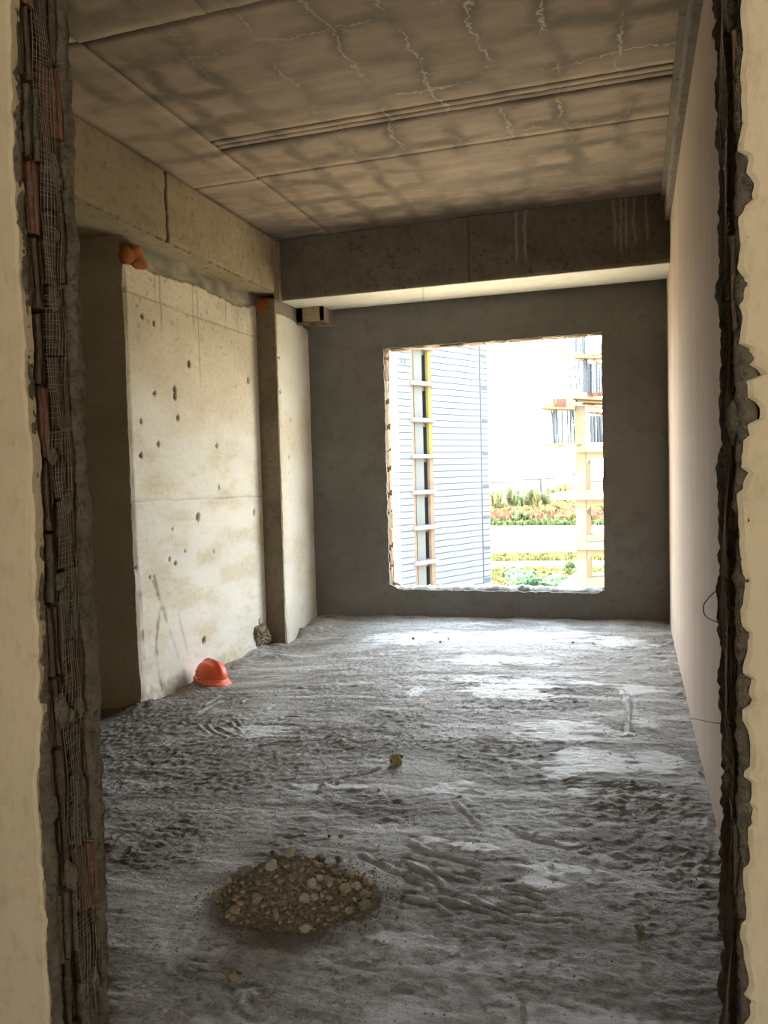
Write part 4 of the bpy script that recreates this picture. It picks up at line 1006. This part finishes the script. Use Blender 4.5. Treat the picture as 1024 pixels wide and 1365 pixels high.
# local frame: x along the face, y = into the block, z up from the ground
sA, sB0, sB1, sC, sE = tow(533), tow(550), tow(577), tow(641), tow(652)
ZT = 36.0
def zt(py, px=563):
    d = ray(px, py); k = (T0 - CAM).dot(Nn) / d.dot(Nn); return (CAM + d * k).z - GZ
core = MB().box(sA, sB0, 0, 14, 0, ZT).box(sB1, sE, 0, 14, 0, ZT).box(sB0, sB1, 2.6, 14, 0, ZT)
core.build('wall', m_teal, tw); MB().box(sB0, sB1, 2.45, 2.58, 0, ZT).build('bay_back', m_void, tw)
slabs = [zt(y) for y in (461, 509, 557.5, 605.5, 653.2, 700.4, 747, 793)]; pitch = (slabs[0] - slabs[-1]) / 7
row = pitch / 5.5; mesh_cache = {}
def panel(name, x0, x1, y0, y1, z, h, mat):
    key = (x0, x1, y0, y1, mat.name)
    if key not in mesh_cache:
        b = MB().box(0, x1 - x0, y0, y1, 0, h); me = bpy.data.meshes.new(name); me.from_pydata(b.v, [], b.f); me.materials.append(mat); mesh_cache[key] = me
    return link(name, mesh_cache[key], None, tw, loc=(x0, 0, z))
z = zt(800); ztop = zt(440)
MB().box(sA, sB0, -.04, 0, 0, z).box(sB1, sE, -.04, 0, 0, z).box(sA, sB0, -.04, 0, ztop + 4, ZT).box(sB1, sE, -.04, 0, ztop + 4, ZT).build('cladding', m_clad, tw)
zsplit = zt(629, 525)
MB().box(sA - .06, sA, 0, 14, zsplit, ZT).build('white_face', m_clad2, tw)
while z < ztop + 4:
    panel('panel', sA, sB0, -.05, 0, z, row - .07, m_clad); panel('panel', sB1, sC - .05, -.05, 0, z, row - .07, m_clad); panel('panel', sC + .12, sE, -.05, 0, z, row - .07, m_clad)
    if z < zsplit - row: panel('side_panel', sA - .06, sA, 0, 14, z, row - .07, m_clad)
    z += row
for k, zz in enumerate(slabs):
    MB().box(sB0 - .15, sB1 + .1, -.32, 2.4, zz - .32, zz).build('balcony_slab', m_slabc, tw)
    if k: 
        top = slabs[k - 1] - .32; w_ = sB1 - sB0
        MB().box(sB0, sB0 + .12 * w_, .0, 2.4, zz, top).build('side_strip', m_tanw, tw)
        MB().box(sB0 + .20 * w_, sB0 + .60 * w_, .10, .22, zz, top).build('infill_panel', m_inf, tw)
        MB().box(sB1 - .16 * w_, sB1, -.03, .25, zz, top).build('insulation_strip', m_yins if k < 4 else m_tanw, tw)
        MB().box(sB0, sB1, .5, .7, top - .3, top).build('lintel', m_slabc, tw)
for py in (477, 520, 563, 607, 650, 692, 733, 775):
    zz = zt(py, 645); MB().box(sC + .25, sC + .95, -.09, -.04, zz, zz + .28).build('vent', m_teal, tw)
x = tow(531); 
for dx in (.0, .35): MB().box(sA + .35 + dx, sA + .5 + dx, -.08, -.04, zt(484, 533), zt(477, 533)).build('mark', m_teal, tw)

# ---- unfinished concrete frame on the right
YC = 54.0
m_raw = plain('raw_concrete', rgb(206, 188, 150, 0.178), .95, .06, scale=.4, bump=.2)
m_ply = plain('red_plywood', rgb(190, 120, 84, 0.163), .8, .15)
m_plank = plain('yellow_plank', rgb(200, 170, 110, 0.178), .8, .15)
m_bar = plain('steel_bar', rgb(76, 96, 112, 0.24), .5, .1, .0)
O = onY(775, 786, YC)
fr = empty('unfinished_frame', (O.x, YC, GZ)); tag(fr, 'unfinished concrete frame with bare columns, slabs, formwork and upright steel bars', 'building')
def L(px, py, y=YC): p = onY(px, py, y); return Vector((p.x - O.x, p.y - YC, p.z - GZ))
lv = [L(775, y).z for y in (786, 723, 657, 594)]; st_ = (lv[3] - lv[0]) / 3
lv = [lv[0] - st_ * k for k in (3, 2, 1)][0:] + lv + [lv[3] + st_]
xl, xr_ = L(768, 690).x, L(782, 690).x; cw_ = xr_ - xl
for k, zz in enumerate(lv[:-1]):
    if k < len(lv) - 2 or True:
        h = (lv[k + 1] if k + 1 < len(lv) else zz + st_) - zz - .45
        for cx, cy in ((0, 0), (6.5, 0), (0, 6.0), (6.5, 6.0)):
            if cy and k >= 6: continue
            MB().box(xl + cx, xr_ + cx - .02, cy, cy + cw_, zz, zz + h + (.0 if k < 6 else -.1)).build('column', m_raw, fr)
    if k >= 1:
        x0 = L((0, 737, 737, 736, 740, 735, 770)[k], 690).x
        b = MB(); b.add([(x0, -.35, zz - .45), (14, -.35, zz - .45), (14, 9, zz - .45), (x0 + .8, 9, zz - .45), (x0, -.35, zz), (14, -.35, zz), (14, 9, zz), (x0 + .8, 9, zz)],
                        [(0, 3, 2, 1), (4, 5, 6, 7), (0, 1, 5, 4), (1, 2, 6, 5), (2, 3, 7, 6), (3, 0, 4, 7)])
        b.build('floor_slab', m_raw, fr)
        MB().box(xl + .1, 14, .1, .5, zz - .85, zz - .45).box(xl + .1, xl + .5, .5, 8.5, zz - .8, zz - .45).build('floor_beam', m_raw, fr)
        g_ = MB(); g_.add([(xr_, .06, zz - .45), (xr_ + .7, .06, zz - .45), (xr_, .06, zz - 1.25), (xr_, .55, zz - .45), (xr_ + .7, .55, zz - .45), (xr_, .55, zz - 1.25)], [(0, 2, 1), (3, 4, 5), (0, 1, 4, 3), (1, 2, 5, 4), (2, 0, 3, 5)])
        g_.build('haunch', m_raw, fr)
def bars(l, dy=0):
    for (xa, ya, xb, yb_, r) in l:
        y = random.uniform(-.6, .9) + dy; MB().bar(L(xa, ya, YC + y), L(xb, yb_, YC + y), r, 5).build('steel_bar', m_bar, fr)
bars([(735 + a, 546, 738.5 + b, 592, .06) for a, b in ((0, 0), (2.4, 1.2), (4, 3), (5.6, 3.6), (7.6, 6), (14.2, 11), (21, 19), (25, 21.5), (27, 24), (29, 27.5))])
bars([(787 + a, 554, 788 + a, 590, .06) for a in (0, 2, 4.3, 6, 8.5, 10.6, 12.4, 14.5, 16.8, 19)], 1.5)
bars([(757, 476, 761, 522, .06), (765.5, 479, 769, 522, .06), (771, 480, 773, 522, .06)] + [(777 + a, 477, 777 + a, 524, .06) for a in (0, 1.2, 3, 4.4, 6)] + [(784 + a, 484, 784.5 + a, 524, .06) for a in (0, 2.3, 4.3, 7, 10, 12, 15, 18, 21)])
bars([(767 + a, 446, 767 + a + .3, 472, .06) for a in (0, 2.2, 6, 9.4, 11.5, 12.8, 16.5)])
def plank(name, xa, ya, xb, yb_, w, t, mat, y=-.3):
    a, b = L(xa, ya, YC + y), L(xb, yb_, YC + y); d = b - a; c_ = (a + b) / 2
    MB().obox(c_, d, (0, w, 0), Vector((-d.z, 0, d.x)).normalized() * t).build(name, mat, fr)
for q in ((722, 544, 767, 545.5, 1.6, .10), (726, 546, 766, 547, .3, .12), (727, 541, 740, 541.5, .8, .22), (729, 538, 734, 543, .4, .1), (755, 541, 770, 534, .4, .12), (757, 536, 772, 528, .4, .12), (762, 544, 771, 538, .3, .1), (765, 531, 806, 533, 1.8, .14), (768, 535, 806, 537, .4, .12),
          (782, 541, 806, 544, .4, .16), (784, 545, 806, 551, .4, .12), (707, 589, 728, 594, .6, .10), (722, 593, 772, 592, 1.4, .14), (737, 597, 756, 593, .4, .08), (755, 472, 775, 478, .5, .12), (768, 470, 790, 477, .4, .12), (784, 475, 806, 471, .4, .12), (786, 478, 806, 487, .4, .12), (766, 477, 806, 478, 1.0, .09), (770, 482, 778, 479, .3, .1)):
    plank('plank', *q[:6], m_plank)
for q in ((737, 537.5, 755.5, 537, .1, .62), (783, 526.5, 806, 525.5, .1, .30), (775, 538.5, 806, 539, .1, .14), (784, 549, 806, 553, .1, .14)):
    plank('plywood_sheet', *q[:6], m_ply, .3)
for q in ((732, 541, 732, 532), (742, 531, 740, 539), (761, 531, 761, 523), (765, 531, 765, 526), (770, 529, 771, 522), (783, 529, 782, 525)):
    plank('prop', q[0], q[1], q[2], q[3], .1, .08, m_plank)
